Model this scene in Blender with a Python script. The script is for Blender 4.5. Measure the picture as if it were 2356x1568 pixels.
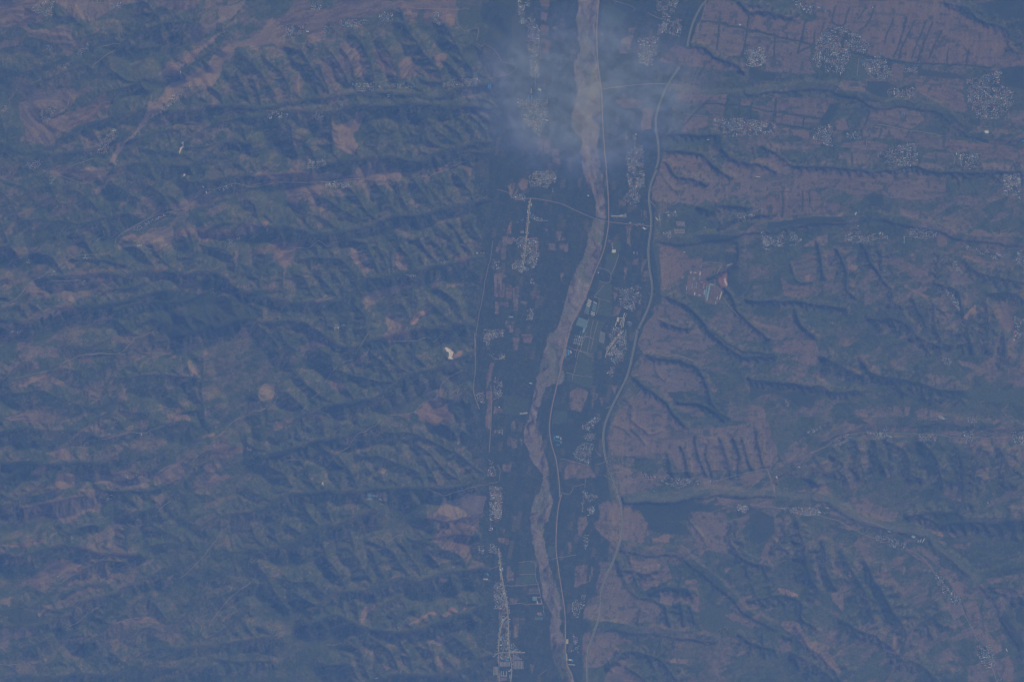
import bpy, math, random
import numpy as np
from mathutils import Vector, Euler

S = bpy.context.scene
for _o in list(bpy.data.objects):
    bpy.data.objects.remove(_o)
R = math.radians

# ------------------------------------------------------------------ camera, sky, sun, exposure
U = 12288.0 / 2356.0            # metres per plan unit; the view is 2356 x 1568 plan units
CX, CY = 1178.0, 784.0
ALT = 40000.0                   # height of the camera above the valley floor
cam_data = bpy.data.cameras.new("camera")
cam_data.sensor_width = 36.0
cam_data.lens = 36.0 * ALT / 12288.0
cam_data.clip_start = 10.0
cam_data.clip_end = 200000.0
camera = bpy.data.objects.new("camera", cam_data)
camera.location = (0, 0, ALT)
camera.rotation_euler = (0, 0, 0)
S.collection.objects.link(camera)
S.camera = camera

SUN_EL, SUN_AZ = R(33.0), R(216.0)      # azimuth clockwise from +Y (up in the picture)
world = bpy.data.worlds.new("World")
S.world = world
world.use_nodes = True
wn = world.node_tree
wn.nodes.clear()
sky = wn.nodes.new("ShaderNodeTexSky")
sky.sky_type = 'NISHITA'
sky.sun_disc = False
sky.sun_elevation = SUN_EL
sky.sun_rotation = SUN_AZ
bg = wn.nodes.new("ShaderNodeBackground")
bg.inputs["Strength"].default_value = 0.15
wo = wn.nodes.new("ShaderNodeOutputWorld")
wn.links.new(sky.outputs[0], bg.inputs['Color'])
wn.links.new(bg.outputs[0], wo.inputs['Surface'])

sun_data = bpy.data.lights.new("sun", 'SUN')
sun_data.energy = 4.0
sun_data.angle = R(0.5)
sun_data.color = (1.0, 0.965, 0.92)
sun = bpy.data.objects.new("sun", sun_data)
sd = Vector((math.sin(SUN_AZ) * math.cos(SUN_EL), math.cos(SUN_AZ) * math.cos(SUN_EL), math.sin(SUN_EL)))
sun.rotation_euler = sd.to_track_quat('Z', 'Y').to_euler()
sun.location = sd * 3000
S.collection.objects.link(sun)

S.view_settings.view_transform = 'Standard'
S.view_settings.look = 'None'
S.view_settings.exposure = -0.60
S.view_settings.gamma = 1.0
S.view_settings.use_curve_mapping = False
S.cycles.use_denoising = True
S.cycles.volume_bounces = 1
S.cycles.max_bounces = 4
S.cycles.diffuse_bounces = 2
S.cycles.use_adaptive_sampling = False

HAZE_COLOR = (0.114, 0.234, 0.88)
HAZE_DENSITY = 2.2e-5
# Ground survey. One line per feature: block letter+number (a 1100 x 750 sheet of the
# map), kind, then x,y pairs in sheet units (0.2751 plan units each).
SURVEY = """
A1 L 2070,0 1880,60 1850,130 1870,170 1770,240 1700,210 1760,255 1900,200 2010,90
A1 L 2300,170 2120,290 1950,370 1800,480 1650,590 1560,650 1450,700 1420,760 1400,830 1240,830 1220,900 1180,1030 1100,1150 980,1210 900,1400 960,1360 1060,1200 1150,1110 1270,990 1300,960 1430,860 1620,720 1760,740 1830,660 1920,530 2000,400 2130,380 2300,400
A1 L 1990,250 1800,310 1600,430 1400,560 1350,640 1450,640 1600,520 1700,420 1850,300
A1 T 200,880 560,740 760,760 500,1000 470,1200 200,1200
A1 T 0,0 420,0 400,150 200,260 0,220
A1 T 190,250 640,260 620,420 220,300
A1 T 440,0 1250,0 1100,50 780,200 560,120
A1 T 450,1050 900,780 900,930 700,1060 480,1160
A1 T 400,1400 900,1380 780,1500 500,1500
A1 T 0,360 220,340 160,400 0,440
A1 T 60,900 120,760 170,720 120,830
A1 T 260,820 420,780 560,800 480,860 280,880
A1 T 1300,0 1700,0 1640,60 1530,100 1290,60
A1 t 900,200 1100,240 1000,260
A1 t 1310,290 1470,240 1400,300 1320,340
A1 t 700,760 900,740 800,800
A1 t 470,700 620,650 600,740
A1 t 600,1180 760,1120 700,1200
A1 t 1040,1280 1160,1210 1100,1320
A1 t 520,1240 640,1200 620,1260
A1 V 0,330 200,340 420,360 600,370
A1 V 600,130 700,240 850,300 1000,320 1150,280 1350,210 1550,180 1700,200
A1 V 350,900 450,960 620,940 800,860 870,800 1000,760 1100,720 1230,650
A1 V 470,1230 560,1050 700,960 830,880
A1 M 0,1200 150,1250 350,1280 560,1280 800,1240 1000,1130 1060,1100
A1 V 0,560 200,600 330,560 560,480
A1 V 300,700 420,640 700,560 900,470 1150,420 1350,400
A1 V 1440,1000 1600,1050 1850,1040 2300,920
A1 V 1110,1170 1300,1120 1500,1110 1530,1190
A1 V 1200,1250 1380,1260 1500,1300
A1 M 640,1440 940,1430 1100,1370 1400,1370 1600,1390 1750,1300 1860,1200 2100,1200
A1 V 1550,1240 1680,1240 1900,1170
A1 V 2000,650 2100,850 2150,900
A1 V 2050,480 2200,640 2300,800
A1 V 1930,260 1800,400 1650,520 1500,610
A1 S 270,80 400,20 480,20 450,150 300,110
A1 S 800,0 890,0 890,45 820,40
A1 S 960,70 1040,10 1010,90
A1 S 400,400 470,390 430,430
A1 S 540,560 610,520 560,590
A1 S 650,460 720,400 780,350 700,470
A1 S 1340,940 1430,830 1600,720 1540,800 1360,950
A1 S 20,940 130,840 60,930
A1 S 360,940 460,900 500,960 380,1040
A1 S 820,1240 940,1090 980,1080 900,1290 820,1280
A1 S 220,1380 380,1340 300,1430
A1 S 1480,560 1560,530 1520,620
A1 S 940,1390 1000,1330 970,1400
A1 R 520,40 620,70 800,40 960,45
A1 R 840,410 930,380 1015,380 970,430 870,490 780,570
A1 R 1370,700 1400,670 1440,660
A1 R 490,1470 640,1380 790,1330
A1 R 580,900 610,790
A1 R 0,1480 60,1485 110,1440
A1 R 1090,1160 1270,1010
A1 R 560,910 500,960 400,1040
A1 Q 1490,1175 1510,1175 1545,1240 1533,1290 1522,1240
A1 Q 1555,1450 1575,1460 1575,1480 1560,1490
A2 T 0,310 90,300 160,200 310,90 480,0 500,80 460,130 560,110 700,60 750,0 1300,0 1280,60 1080,100 760,180 640,230 620,300 600,360 520,390 480,280 310,330 300,400 260,450 200,400 90,370 60,440 0,440
A2 T 1300,0 1680,0 1740,80 1730,200 1690,230 1640,150 1600,200 1530,180 1500,230 1450,180 1420,90 1360,210 1300,160 1260,70
A2 T 760,370 900,360 960,480 1000,560 990,640 900,640 780,600 740,480
A2 T 1060,420 1150,440 1220,560 1210,620 1100,610 1050,540
A2 T 600,500 700,470 760,560 790,680 860,760 800,740 680,720 620,600
A2 T 1250,500 1350,480 1420,600 1400,650 1260,640
A2 T 1560,450 1640,450 1640,560 1570,560
A2 T 340,660 420,650 430,760 350,760
A2 T 690,810 780,800 720,880 690,860
A2 T 1760,740 1870,750 1860,820 1770,810
A2 L 700,1010 760,1050 870,1040 870,960 950,960 930,1100 880,1130 930,1200 860,1290 720,1240 700,1120
A2 T 170,1510 400,1350 420,1420 520,1450 640,1430 860,1480 900,1440 1080,1320 1080,1420 1180,1370 1290,1440 1300,1490 900,1500 600,1510
A2 T 1400,1440 1480,1400 1480,1470
A2 T 1540,1420 1700,1360 1720,1390 1560,1450
A2 T 1760,1380 1850,1360 1850,1480
A2 t 1460,1210 1520,1180 1620,1260 1560,1270
A2 t 1030,1240 1100,1190 1180,1200 1100,1260
A2 t 1830,990 2060,910 2000,960 1850,1010
A2 t 1440,560 1560,600 1640,620 1600,660 1450,640
A2 t 560,560 600,620 640,720 600,740
A2 t 1300,1200 1380,1190 1340,1250
A2 t 0,850 60,800 90,900
A2 t 150,800 260,760 290,860 220,880
A2 G 1700,90 2200,0 2300,0 2300,600 2200,560 2060,440 1940,390 1900,250 1800,260 1730,200
A2 R 1260,60 1400,80 1740,90 1800,75 1840,90
A2 R 1740,85 1732,200 1800,262 1910,245 1898,355 1940,395 1970,375 2060,440 2110,520 2210,535 2228,580 2140,630 1975,660
A2 C 760,860 860,790 970,810 1100,770 1200,760 1330,805 1430,830 1560,770
A2 R 0,1565 160,1525 400,1530 700,1520 900,1500 1200,1500 1330,1505 1400,1470 1500,1480 1580,1440 1700,1395 1800,1350
A2 S 310,220 460,220 460,300 310,310
A2 S 750,180 900,170 990,180 900,240 770,220
A2 S 1090,110 1200,110 1200,190 1090,190
A2 S 1530,100 1590,90 1590,220 1530,200
A2 S 530,40 610,60 580,110 520,100
A2 S 630,230 690,230 680,290 630,280
A2 S 860,700 1040,690 1040,770 920,770
A2 S 1060,720 1200,700 1380,710 1380,740 1080,740
A2 S 1700,660 1920,660 1920,720 1600,730
A2 S 150,920 330,960 250,1000 150,990
A2 S 520,940 620,960 600,1010 520,1000
A2 S 480,1340 640,1340 640,1400 480,1410
A2 S 640,1530 800,1530 880,1545 860,1568 640,1568
A2 S 2240,0 2300,0 2300,200 2260,200
A2 M -2000,1400 -1200,1000 -300,900 100,900 330,880 600,830 700,800 860,780 1100,760 1300,790 1500,800 1750,750 2000,700 2200,690
A2 M 0,990 200,960 450,940 680,950 900,880 1200,880 1500,860 1800,900 2100,900 2200,940
A2 V 420,400 500,520 560,640 640,740 690,800
A2 V 880,300 960,400 1010,520 1040,640 1060,740
A2 V 770,400 850,520 890,640 900,760
A2 V 1260,90 1330,260 1440,420 1540,520 1600,640 1620,770
A2 V 1090,360 1170,480 1230,570 1240,650 1250,760
A2 V 1640,200 1720,320 1780,480 1850,600 1860,710
A2 V 580,540 620,640 670,760
A2 V 140,500 250,600 320,740 330,860
A2 V 680,420 780,560 840,700
A2 V 50,680 90,800 100,880
A2 V 1500,880 1480,980 1450,1100 1300,1200
A2 V 690,960 690,1150 680,1300
A2 V 340,1060 360,1200 400,1300
A2 V 1560,1080 1700,1180 1740,1230
A2 V 1660,1040 1760,1130 1800,1220
A2 V 1760,1010 1860,1100 1890,1200
A2 V 1850,990 1960,1090 1980,1180
A2 V 1950,980 2080,1090
A2 M -500,1540 0,1460 400,1450 600,1390 900,1350 1200,1310 1400,1340 1650,1250 1900,1210 2150,1180
A2 V 1300,1480 1500,1400 1700,1310 1900,1290 2100,1300
A3 W 670,-60 650,80 640,200 660,280 660,370 670,450 620,520 620,660 650,720 640,800 610,930 600,1040 620,1100 670,1150 690,1200 670,1260 690,1400 720,1500 730,1590 830,1590 820,1568 830,1350 810,1250 840,1000 830,800 830,700 810,550 790,440 800,300 790,200 810,100 830,0 835,-60
A3 E 835,-60 812,200 815,450 835,650 850,750 860,1000 875,1250 890,1400 895,1568
A3 H 1740,-60 1720,10 1680,60 1620,180 1590,280 1565,395
A3 H 1500,565 1410,700 1350,830 1310,960 1305,1080 1325,1200 1325,1340 1290,1450 1260,1568
A3 F 850,745 1000,725 1200,705 1340,700 1560,715
A3 C 1430,740 1650,755 1750,770 1900,760 2070,770 2300,735
A3 R 950,0 1060,40 1125,70 1115,95
A3 R 1230,110 1350,155 1380,110
A3 R 1310,490 1360,450
A3 R 300,200 340,440 300,600 295,750
A3 R 1640,300 1670,200 1720,60 1710,20
A3 R 1540,950 1740,980
A3 S 150,0 250,0 240,60 150,70
A3 S 180,150 280,150 330,250 320,650 260,650 240,400 230,250 190,200
A3 S 150,830 400,830 400,1000 330,1140 180,1000
A3 S 260,1430 480,1430 400,1568 250,1568
A3 S 1320,0 1500,0 1440,120 1400,250 1310,300 1360,130 1300,100
A3 S 1340,200 1520,160 1510,320 1370,270
A3 S 1160,320 1330,310 1300,480 1260,570 1170,520 1150,400
A3 S 1770,1000 2050,990 2300,1050 2280,1110 1950,1150 1780,1080
A3 S 2040,420 2200,400 2220,560 2060,560
A3 S 1050,1280 1190,1210 1210,1568 1080,1568
A3 S 1110,1120 1140,1120 1130,1240
A3 T 1720,20 1850,30 1950,20 2100,120 2300,130 2300,300 2150,270 1850,200 1680,170 1700,80
A3 T 1650,190 1850,220 2050,270 2300,310 2300,330 2250,380 2040,370 2020,470 1900,470 1780,430 1700,380 1600,360 1620,290
A3 T 1320,500 1470,370 1560,410 1700,410 1760,500 1900,520 2040,510 2050,600 1850,590 1720,580 1520,540 1500,560 1350,520
A3 T 2220,520 2300,520 2300,600 2220,600
A3 T 960,830 1180,830 1180,900 1000,900
A3 T 1010,340 1050,300 1110,300 1080,450 1000,450
A3 T 1080,230 1130,230 1120,280 1070,270
A3 T 1190,910 1280,900 1260,1080 1180,1090
A3 T 1030,1180 1060,1100 1075,1170 1040,1200
A3 T 1540,980 1730,980 1730,1060 1520,1110
A3 T 1460,790 1900,800 1890,870 1700,870 1600,850 1520,860
A3 T 1710,880 1880,890 1870,960 1760,950
A3 T 2010,820 2100,830 2080,910 2010,890
A3 T 2100,880 2180,890 2170,940 2090,920
A3 T 2200,900 2300,900 2300,960 2200,940
A3 T 1360,1300 1550,1290 1720,1310 1780,1420 1900,1490 2000,1500 2010,1570 1280,1570 1330,1440 1345,1380
A3 T 1740,1230 1830,1200 1850,1290 1760,1310
A3 T 1900,1300 2100,1400 2300,1450 2300,1520 2050,1480 1850,1400
A3 T 2050,1200 2120,1200 2110,1280 2050,1250
A3 T 2170,1190 2300,1180 2300,1280
A3 T 340,100 400,110 380,180 345,160
A3 T 340,200 410,220 400,300 340,300
A3 T 360,330 440,340 400,450 350,440
A3 T 430,230 480,210 470,270
A3 T 330,0 420,0 400,80 340,60
A3 T 430,1240 490,1240 510,1380 440,1350
A3 T 370,1160 420,1160 420,1270 370,1280
A3 T 330,1130 360,1150 350,1290 310,1290
A3 T 160,1500 230,1500 220,1568 150,1568
A3 T 0,600 60,590 50,640 0,640
A3 g 860,30 1060,110 1010,240 850,220
A3 g 1360,1150 1700,1180 1650,1260 1340,1230
A3 K 1560,400 1720,420 1800,490 1950,520 2050,600
A3 K 2000,20 2080,90 2200,80 2300,130
A3 K 1320,1270 1480,1260 1700,1290 1800,1400 1950,1490
A3 K 1330,1360 1420,1370 1480,1450 1600,1480 1700,1520
A3 K 1840,1220 1950,1320 2050,1380 2120,1380 2300,1430
A3 k 2090,1240 2120,1350 2090,1500
A3 K 1320,1130 1500,1140 1800,1120 1850,1220
A3 h 1680,175 1850,205 2150,270 2300,305
A3 h 2080,130 2040,370 2010,480
A3 h 1840,100 1830,260 1810,420
A3 h 1900,800 1890,890 1870,960
A3 h 2000,820 1990,960
A3 h 2100,870 2080,1000
A3 h 1520,1060 1680,900 1760,820
A3 h 1700,875 2000,890 2300,950
A4 T 0,60 150,150 430,130 440,180 520,190 560,160 560,0 1700,0 1750,120 1850,180 2130,260 2200,400 2300,480 2300,560 1850,560 1400,530 1000,470 920,330 660,220 600,300 520,380 0,250
A4 T 0,280 510,380 500,500 540,620 380,620 130,600 120,400 0,360
A4 g 810,480 920,480 980,560 980,660 800,660
A4 T 760,680 980,690 960,770 740,760
A4 T 1200,530 1290,560 1270,680 1160,640
A4 T 1380,670 1600,690 1640,750 1780,790 1820,960 1600,880 1450,800 1380,760
A4 T 240,820 700,830 600,1000 460,970 220,920
A4 T 10,880 110,890 100,940 10,920
A4 T 120,900 200,910 200,960 120,940
A4 T 230,930 450,970 440,1060 230,1040
A4 T 460,1000 580,1010 570,1060 450,1060
A4 T 1000,920 1200,900 1400,910 1450,1000 1350,1090 1240,1060 1000,1000
A4 T 720,1020 800,1000 830,1090 720,1090
A4 T 940,1050 1230,1080 1600,1150 1620,1260 1480,1240 1200,1160 950,1150
A4 T 780,1200 980,1180 1160,1210 1150,1280 950,1250 760,1230
A4 T 740,1280 1000,1290 1000,1340 900,1390 740,1330
A4 T 240,1080 330,1070 330,1130 250,1120
A4 T 350,1090 500,1090 490,1170 350,1130
A4 T 0,1200 440,1190 480,1280 360,1260 100,1220
A4 T 0,1350 240,1280 350,1360 360,1450 200,1568 0,1568
A4 T 1450,1270 1700,1290 1700,1330 1450,1330
A4 T 1420,1370 1570,1370 1560,1420 1420,1400
A4 T 1640,1150 1820,1200 2100,1220 2300,1250 2300,1350 1940,1320 1700,1280 1620,1250
A4 T 1930,1370 2200,1370 2150,1430 1930,1420
A4 T 450,1420 1000,1440 1300,1470 1500,1490 1500,1568 380,1568 380,1450
A4 T 2150,930 2300,930 2300,1010 2150,1010
A4 T 1660,690 1780,680 1780,760 1660,720
A4 h 0,255 250,320 510,380 900,465 1250,530 1700,550 2000,580
A4 h 470,170 430,330 400,450
A4 h 620,200 590,310
A4 h 720,60 690,190 780,220 830,80
A4 h 970,80 900,170
A4 h 1040,60 1000,180 920,270
A4 h 1200,170 1140,300 1120,370
A4 h 1310,150 1250,350 1200,490
A4 h 1380,180 1280,380 1240,500
A4 h 1480,180 1420,300 1350,500
A4 h 1520,200 1440,400 1400,520
A4 h 1600,270 1530,400 1490,500
A4 h 1650,430 1640,540
A4 h 1820,430 1800,560
A4 h 220,820 200,1020
A4 h 460,970 440,1070
A4 h 120,930 600,1000
A4 h 230,1040 500,1090
A4 h 540,280 520,380 400,450
A4 h 210,320 200,470
A4 h 1100,1080 1080,1150
A4 h 1000,930 960,1040
A4 h 1340,1090 1310,1160
A4 h 850,1290 850,1370
A4 K 0,50 80,40 150,90 250,130 330,150 400,120
A4 B 0,770 130,740 240,735 450,720 700,720 740,760 900,790 1000,850 1100,870 1250,860 1450,890 1600,930 1700,1020 1800,1090 1900,1140 2300,1150
A4 K 1630,50 1800,70 1900,150 2050,200 2150,260 2180,380 2250,460 2340,440
A4 K 100,1230 200,1260 300,1310 370,1390 450,1400 700,1400 1000,1420 1300,1400 1600,1440 2000,1440 2300,1450
A4 D 980,680 1150,690 1200,720 1120,860 940,850
A4 D 960,400 1080,390 1080,470 960,460
A4 D 630,880 760,860 700,1000 620,1060 590,1020
A4 G 1180,20 1290,60 1280,130 1160,90
A4 D 1650,950 1850,1000 1900,1100 1750,1060
A4 D 0,560 120,600 270,640 270,700 0,720
A4 D 2080,580 2300,560 2300,760 2150,720
A4 D 2100,0 2300,0 2300,420 2180,360 2130,240 1950,150 1800,60
A4 D 1400,580 1800,640 1800,670 1600,660 1400,640
A4 S 600,280 780,230 900,300 1000,370 990,450 850,430 800,560 760,640 690,600 640,600 520,520 560,360
A4 S 920,500 1190,520 1180,640 1080,680 990,620
A4 S 0,430 130,400 130,560 0,560
A4 S 1300,570 1400,570 1400,610 1290,610
A4 S 1150,750 1370,740 1370,810 1150,820
A4 S 1810,680 1900,660 2100,600 2070,700 2200,780 2190,880 2070,1000 1900,1000 1820,850
A4 S 0,1020 220,1050 200,1130 0,1110
A4 S 530,1080 690,1040 690,1230 540,1190
A4 S 810,1110 930,1100 930,1170 820,1160
A4 S 1150,1240 1400,1200 1400,1390 1200,1390 1060,1310
A4 S 1720,1280 1930,1290 1910,1400 1780,1430
A4 S 2110,1460 2260,1460 2240,1568 2120,1568
A4 S 360,0 400,0 530,60 520,130 400,70
A4 S 1050,460 1140,450 1120,500 1040,490
A4 R 910,500 895,650
A4 R 920,690 920,705 980,725
A4 R 735,740 715,780
A4 R 1060,1040 1230,1075 1610,1140
A4 R 980,1180 965,1260
A4 F 560,390 700,415 840,440
A4 R 1730,1185 1820,1190
A4 R 1890,1190 2000,1210
A4 R 1710,1310 1700,1380
A4 Q 1960,1100 1990,1098 1992,1114 1965,1116
B1 R 0,1110 90,1105 170,1060 240,970 340,900 440,840 580,750 700,715 880,705 960,660 990,570 1080,500 1190,450 1330,380 1480,340 1600,300 1740,200 1870,140 1980,118 2130,145 2300,110
B1 T 1190,440 1320,350 1480,300 1640,210 1700,160 1740,180 1600,290 1480,340 1330,380
B1 T 1520,330 1700,230 1770,200 1800,290 1600,350 1400,400 1380,430
B1 T 1010,580 1100,520 1200,560 1190,590 990,640
B1 T 1200,530 1380,460 1460,460 1450,590 1200,620
B1 T 1450,530 1620,480 1760,500 1900,490 2100,440 2200,440 2100,520 1900,570 1830,600 1680,610 1620,550 1500,590
B1 T 990,660 1450,590 1380,640 1300,700 1240,600 1150,650 1000,690
B1 T 560,770 630,770 600,820
B1 T 680,830 830,840 800,890 690,870
B1 T 350,900 520,770 500,740 560,740 340,910
B1 T 420,930 700,910 960,900 900,960 700,960
B1 T 400,950 560,1000 640,1080 620,1120 430,1000
B1 T 200,980 400,980 450,1060 260,1060
B1 T 580,30 780,0 920,0 900,50 780,120 700,110
B1 T 800,160 960,60 1060,40 900,120 830,200
B1 t 250,180 400,200 480,300 400,330 290,230
B1 t 100,370 240,370 170,390
B1 t 600,200 680,180 640,330 590,400
B1 T 1920,740 1950,690 2000,690 1970,760
B1 T 2090,740 2300,620 2300,660 2120,740
B1 T 0,1300 120,1260 90,1330
B1 T 720,1350 820,1260 960,1200 940,1240 800,1300
B1 t 1150,1090 1300,1080 1300,1110 1150,1110
B1 T 200,1470 440,1480 500,1500 480,1568 180,1568
B1 T 290,1200 500,1130 700,1150 560,1200 380,1240
B1 t 1650,1000 1700,980 1720,1030 1650,1050
B1 T 2000,1320 2090,1320 2060,1420 2000,1380
B1 t 2180,980 2300,960 2300,1020 2230,1020
B1 T 700,520 860,470 850,500 740,560
B1 t 840,1040 940,1010 930,1070
B1 t 0,840 160,830 60,870
B1 t 60,90 200,60 160,140
B1 t 1480,1110 1530,1120 1500,1190
B1 t 960,1390 1110,1380 1100,1420 980,1450
B1 t 700,1470 880,1390 850,1450
B1 V 130,500 250,430 450,430 650,450 900,400 1100,370
B1 V 0,440 60,560 130,700
B1 V 950,120 1100,220 1180,260
B1 V 600,740 900,780 1060,800
B1 M 400,900 700,880 950,870 1050,880 1250,840 1600,850 1880,880 2000,980 2140,1000 2300,990
B1 V 280,1030 450,1040 600,1110 700,1130 950,1000 1200,940
B1 M 0,1240 250,1250 500,1150 900,1130 1150,1050 1400,1000
B1 V 1000,1180 1180,1110 1350,1100 1600,1080 1850,990
B1 V 650,1500 900,1500 1150,1480 1400,1430
B1 V 1600,540 1620,700 1600,800
B1 V 1700,620 1900,680 1980,820
B1 V 1280,620 1340,740 1500,830
B1 V 2030,720 2000,850 1950,880
B1 V 2250,700 2200,850 2180,950
B1 V 1720,0 1710,130 1760,190
B1 V 1250,120 1350,200 1430,300
B1 V 0,160 120,300 200,420
B1 V 400,60 440,180 530,340
B1 V 640,180 760,260 850,340
B1 D 1300,1010 2000,1060 2200,1200 1900,1400 1500,1400 1250,1250
B1 S 650,920 780,930 740,960 660,950
B1 S 420,860 540,780 480,850
B1 S 700,730 760,720 740,750
B1 S 1920,570 2020,580 1960,600 1920,640
B1 S 1820,150 1960,130 1880,180
B1 S 1100,510 1350,390 1400,380 1150,520
B1 S 420,100 480,60 440,130
B1 S 240,790 260,750 275,790
B1 S 70,1350 200,1340 180,1370
B1 R 770,655 800,620 850,575 885,555 880,510
B1 R 650,1560 740,1535 900,1532 1020,1525 1080,1470 1150,1400 1300,1350
B1 R 420,935 680,918
B1 R 500,45 560,65 700,115 780,120 830,200
B2 R 150,655 200,670 270,687 350,680 400,652 490,658 540,620 575,593 620,620 655,642 690,605 740,605
B2 R 2190,235 2170,190 2060,165
B2 R 440,1090 520,1080 600,1085 720,1062
B2 R 2030,590 2010,740 1975,900 1945,1080 1900,1300 1880,1500
B2 T 0,30 160,110 450,115 620,100 640,60 500,50 420,0 230,0
B2 T 300,130 600,125 610,180 580,210 560,300 540,330 510,320 490,240 450,230 400,270 390,360 350,330 320,250 310,170
B2 T 860,0 1290,0 1300,30 1100,70 900,90 640,90 760,70 860,50
B2 T 900,95 1050,90 1030,160 1010,250 970,200 940,140
B2 T 1070,90 1190,85 1190,130 1170,190 1140,120
B2 T 1280,130 1340,110 1310,185
B2 T 720,170 800,170 790,220 720,210
B2 T 590,290 650,300 650,350 600,370
B2 T 0,450 100,440 60,500 0,530
B2 O 110,470 140,430 165,440 130,480
B2 T 0,690 160,660 260,530 310,510 260,620 300,620 400,590 500,590 420,680 400,660 350,790 330,760 280,800 250,770 190,680
B2 T 870,680 920,680 1000,780 1010,840 940,900 900,830
B2 T 1200,700 1280,700 1340,780 1320,860 1210,840
B2 t 1150,740 1200,740 1180,820 1140,800
B2 T 1740,720 1840,690 1840,720 1740,780
B2 t 1630,820 1700,810 1640,850
B2 t 1120,400 1190,390 1180,420 1110,440
B2 t 700,550 790,545 770,570 710,580
B2 T 1520,940 1590,920 1580,970 1530,980
B2 T 1690,980 1780,950 1790,990 1690,1000
B2 T 930,1050 1200,960 1300,950 1300,1000 1100,1060 980,1160
B2 t 840,980 890,980 800,1030 740,1040
B2 T 550,1090 700,1070 580,1120
B2 T 1190,1200 1300,1240 1270,1280 1340,1400 1290,1420 1100,1400 1150,1350 1150,1260
B2 O 1340,1240 1400,1220 1500,1150 1490,1190 1430,1240 1340,1290
B2 T 1300,1300 1350,1340 1330,1420 1260,1430 1220,1400
B2 T 420,1450 620,1380 720,1400 600,1470 430,1490
B2 t 160,970 220,970 210,1020 170,1010
B2 O 440,860 520,900 460,895
B2 t 700,940 770,930 720,970
B2 t 700,1180 830,1220 800,1230
B2 t 480,400 420,450 480,480
B2 t 590,420 700,370 620,480 580,500
B2 t 730,370 860,400 920,410 800,450
B2 O 1010,615 1060,640 1030,640
B2 t 1210,490 1260,480 1320,560 1300,600
B2 t 1400,440 1480,480 1420,520
B2 t 1500,660 1560,700 1530,760
B2 t 1600,700 1670,700 1650,720
B2 t 1040,200 1090,240 1080,290
B2 T 2110,560 2230,560 2140,620 2120,760 2100,740 2105,630
B2 T 2060,640 2095,640 2080,690 2050,680
B2 T 2180,430 2200,430 2180,540 2150,500
B2 T 2040,870 2110,850 2140,880 2100,920 2140,960 2120,1070 2040,1060
B2 T 2150,960 2200,960 2190,1080 2140,1070
B2 T 2200,980 2250,970 2240,1180 2200,1180
B2 T 2090,1100 2160,1110 2160,1140 2090,1130
B2 T 2050,1100 2080,1100 2080,1200 2050,1200
B2 T 2140,1260 2210,1270 2200,1360 2170,1360 2170,1320 2130,1300
B2 T 2200,1400 2250,1400 2240,1500 2200,1510
B2 T 2260,80 2300,60 2300,150 2240,150
B2 T 2150,120 2220,100 2200,200 2180,220
B2 M -200,540 0,440 300,480 600,520 900,480 1100,430 1350,370 1600,330 1900,270 2100,255
B2 M 0,1000 250,1080 500,1100 760,1090 900,990 1000,920 1200,890 1500,810 1900,740 2000,720
B2 V 450,240 470,330 480,430 560,500
B2 V 560,220 650,250 760,320 900,390 980,400
B2 V 840,160 920,250 980,340 1040,400
B2 V 1060,130 1120,230 1200,330 1220,390
B2 V 1220,110 1260,230 1310,320 1330,370
B2 V 1370,90 1470,210 1560,310
B2 V 1460,120 1600,250 1620,320
B2 V 1560,80 1640,200 1720,290
B2 V 1730,50 1830,170 1860,270
B2 V 1240,560 1260,640 1330,740 1350,850
B2 V 1070,600 1130,740 1160,890
B2 V 1190,660 1190,760 1190,880
B2 V 960,600 1040,760 1090,890
B2 V 1400,560 1460,660 1560,760 1580,790
B2 V 1480,560 1600,660 1660,740
B2 V 1590,500 1700,600 1740,700
B2 V 1700,470 1800,600 1850,720
B2 V 1850,430 1900,520 1990,640
B2 V 440,750 600,740 760,760 860,840 900,900 900,980
B2 V 740,880 790,960 800,1050
B2 V 580,890 700,1000 750,1080
B2 V 430,850 480,970 540,1080
B2 V 270,850 300,1000 290,1080
B2 V 140,720 170,860 150,1020
B2 M -300,1300 0,1250 200,1270 400,1250 600,1370 850,1480 1000,1440 1200,1390 1400,1350 1700,1300 1880,1290
B2 V 1350,1020 1400,1100 1380,1220 1300,1340
B2 V 850,1100 950,1230 1000,1400
B2 V 1520,1130 1600,1220 1700,1290
B2 V 60,1290 150,1380 250,1480
B2 V 200,1280 300,1450 380,1500
B2 V 600,1150 650,1270 620,1360
B2 Q 1610,1490 1640,1480 1650,1500 1675,1520 1680,1560 1700,1580 1650,1570
B2 O 1690,1540 1740,1500 1790,1530 1740,1568 1700,1575
B2 S 640,110 860,100 850,140 760,150 640,150
B2 S 2030,750 2090,750 2090,840 2020,820
B2 S 1950,1330 2120,1330 2120,1390 1960,1400
B2 S 1950,1400 2010,1400 2000,1500 1950,1500
B2 S 1580,760 1640,760 1620,790
B2 S 1900,690 1960,680 1960,700
B2 S 1290,870 1400,880 1380,910
B2 S 720,1290 820,1290 700,1340
B2 S 2200,200 2300,210 2290,260 2210,240
B3 W 700,0 740,100 780,200 810,300 800,400 770,450 740,560 720,640 690,750 640,820 600,920 570,1010 540,1110 510,1230 490,1300 430,1380 380,1480 350,1580 535,1580 560,1420 600,1290 650,1200 720,1080 750,950 790,850 830,750 850,600 870,450 890,420 880,350 870,200 860,80 830,0
B3 E 890,0 905,200 910,380 905,480 880,620 850,720 790,860 740,1000 680,1130 620,1250 580,1350 545,1568
B3 H 1310,0 1280,70 1255,150 1247,250 1265,400 1262,500 1245,620 1242,720 1255,850 1272,950 1270,1040 1240,1150 1190,1260 1140,1370 1115,1480 1100,1568
B3 N 255,240 245,330 230,500 210,680 190,850
B3 F 90,225 180,250 250,235 400,255 520,285 640,340 740,385
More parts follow.
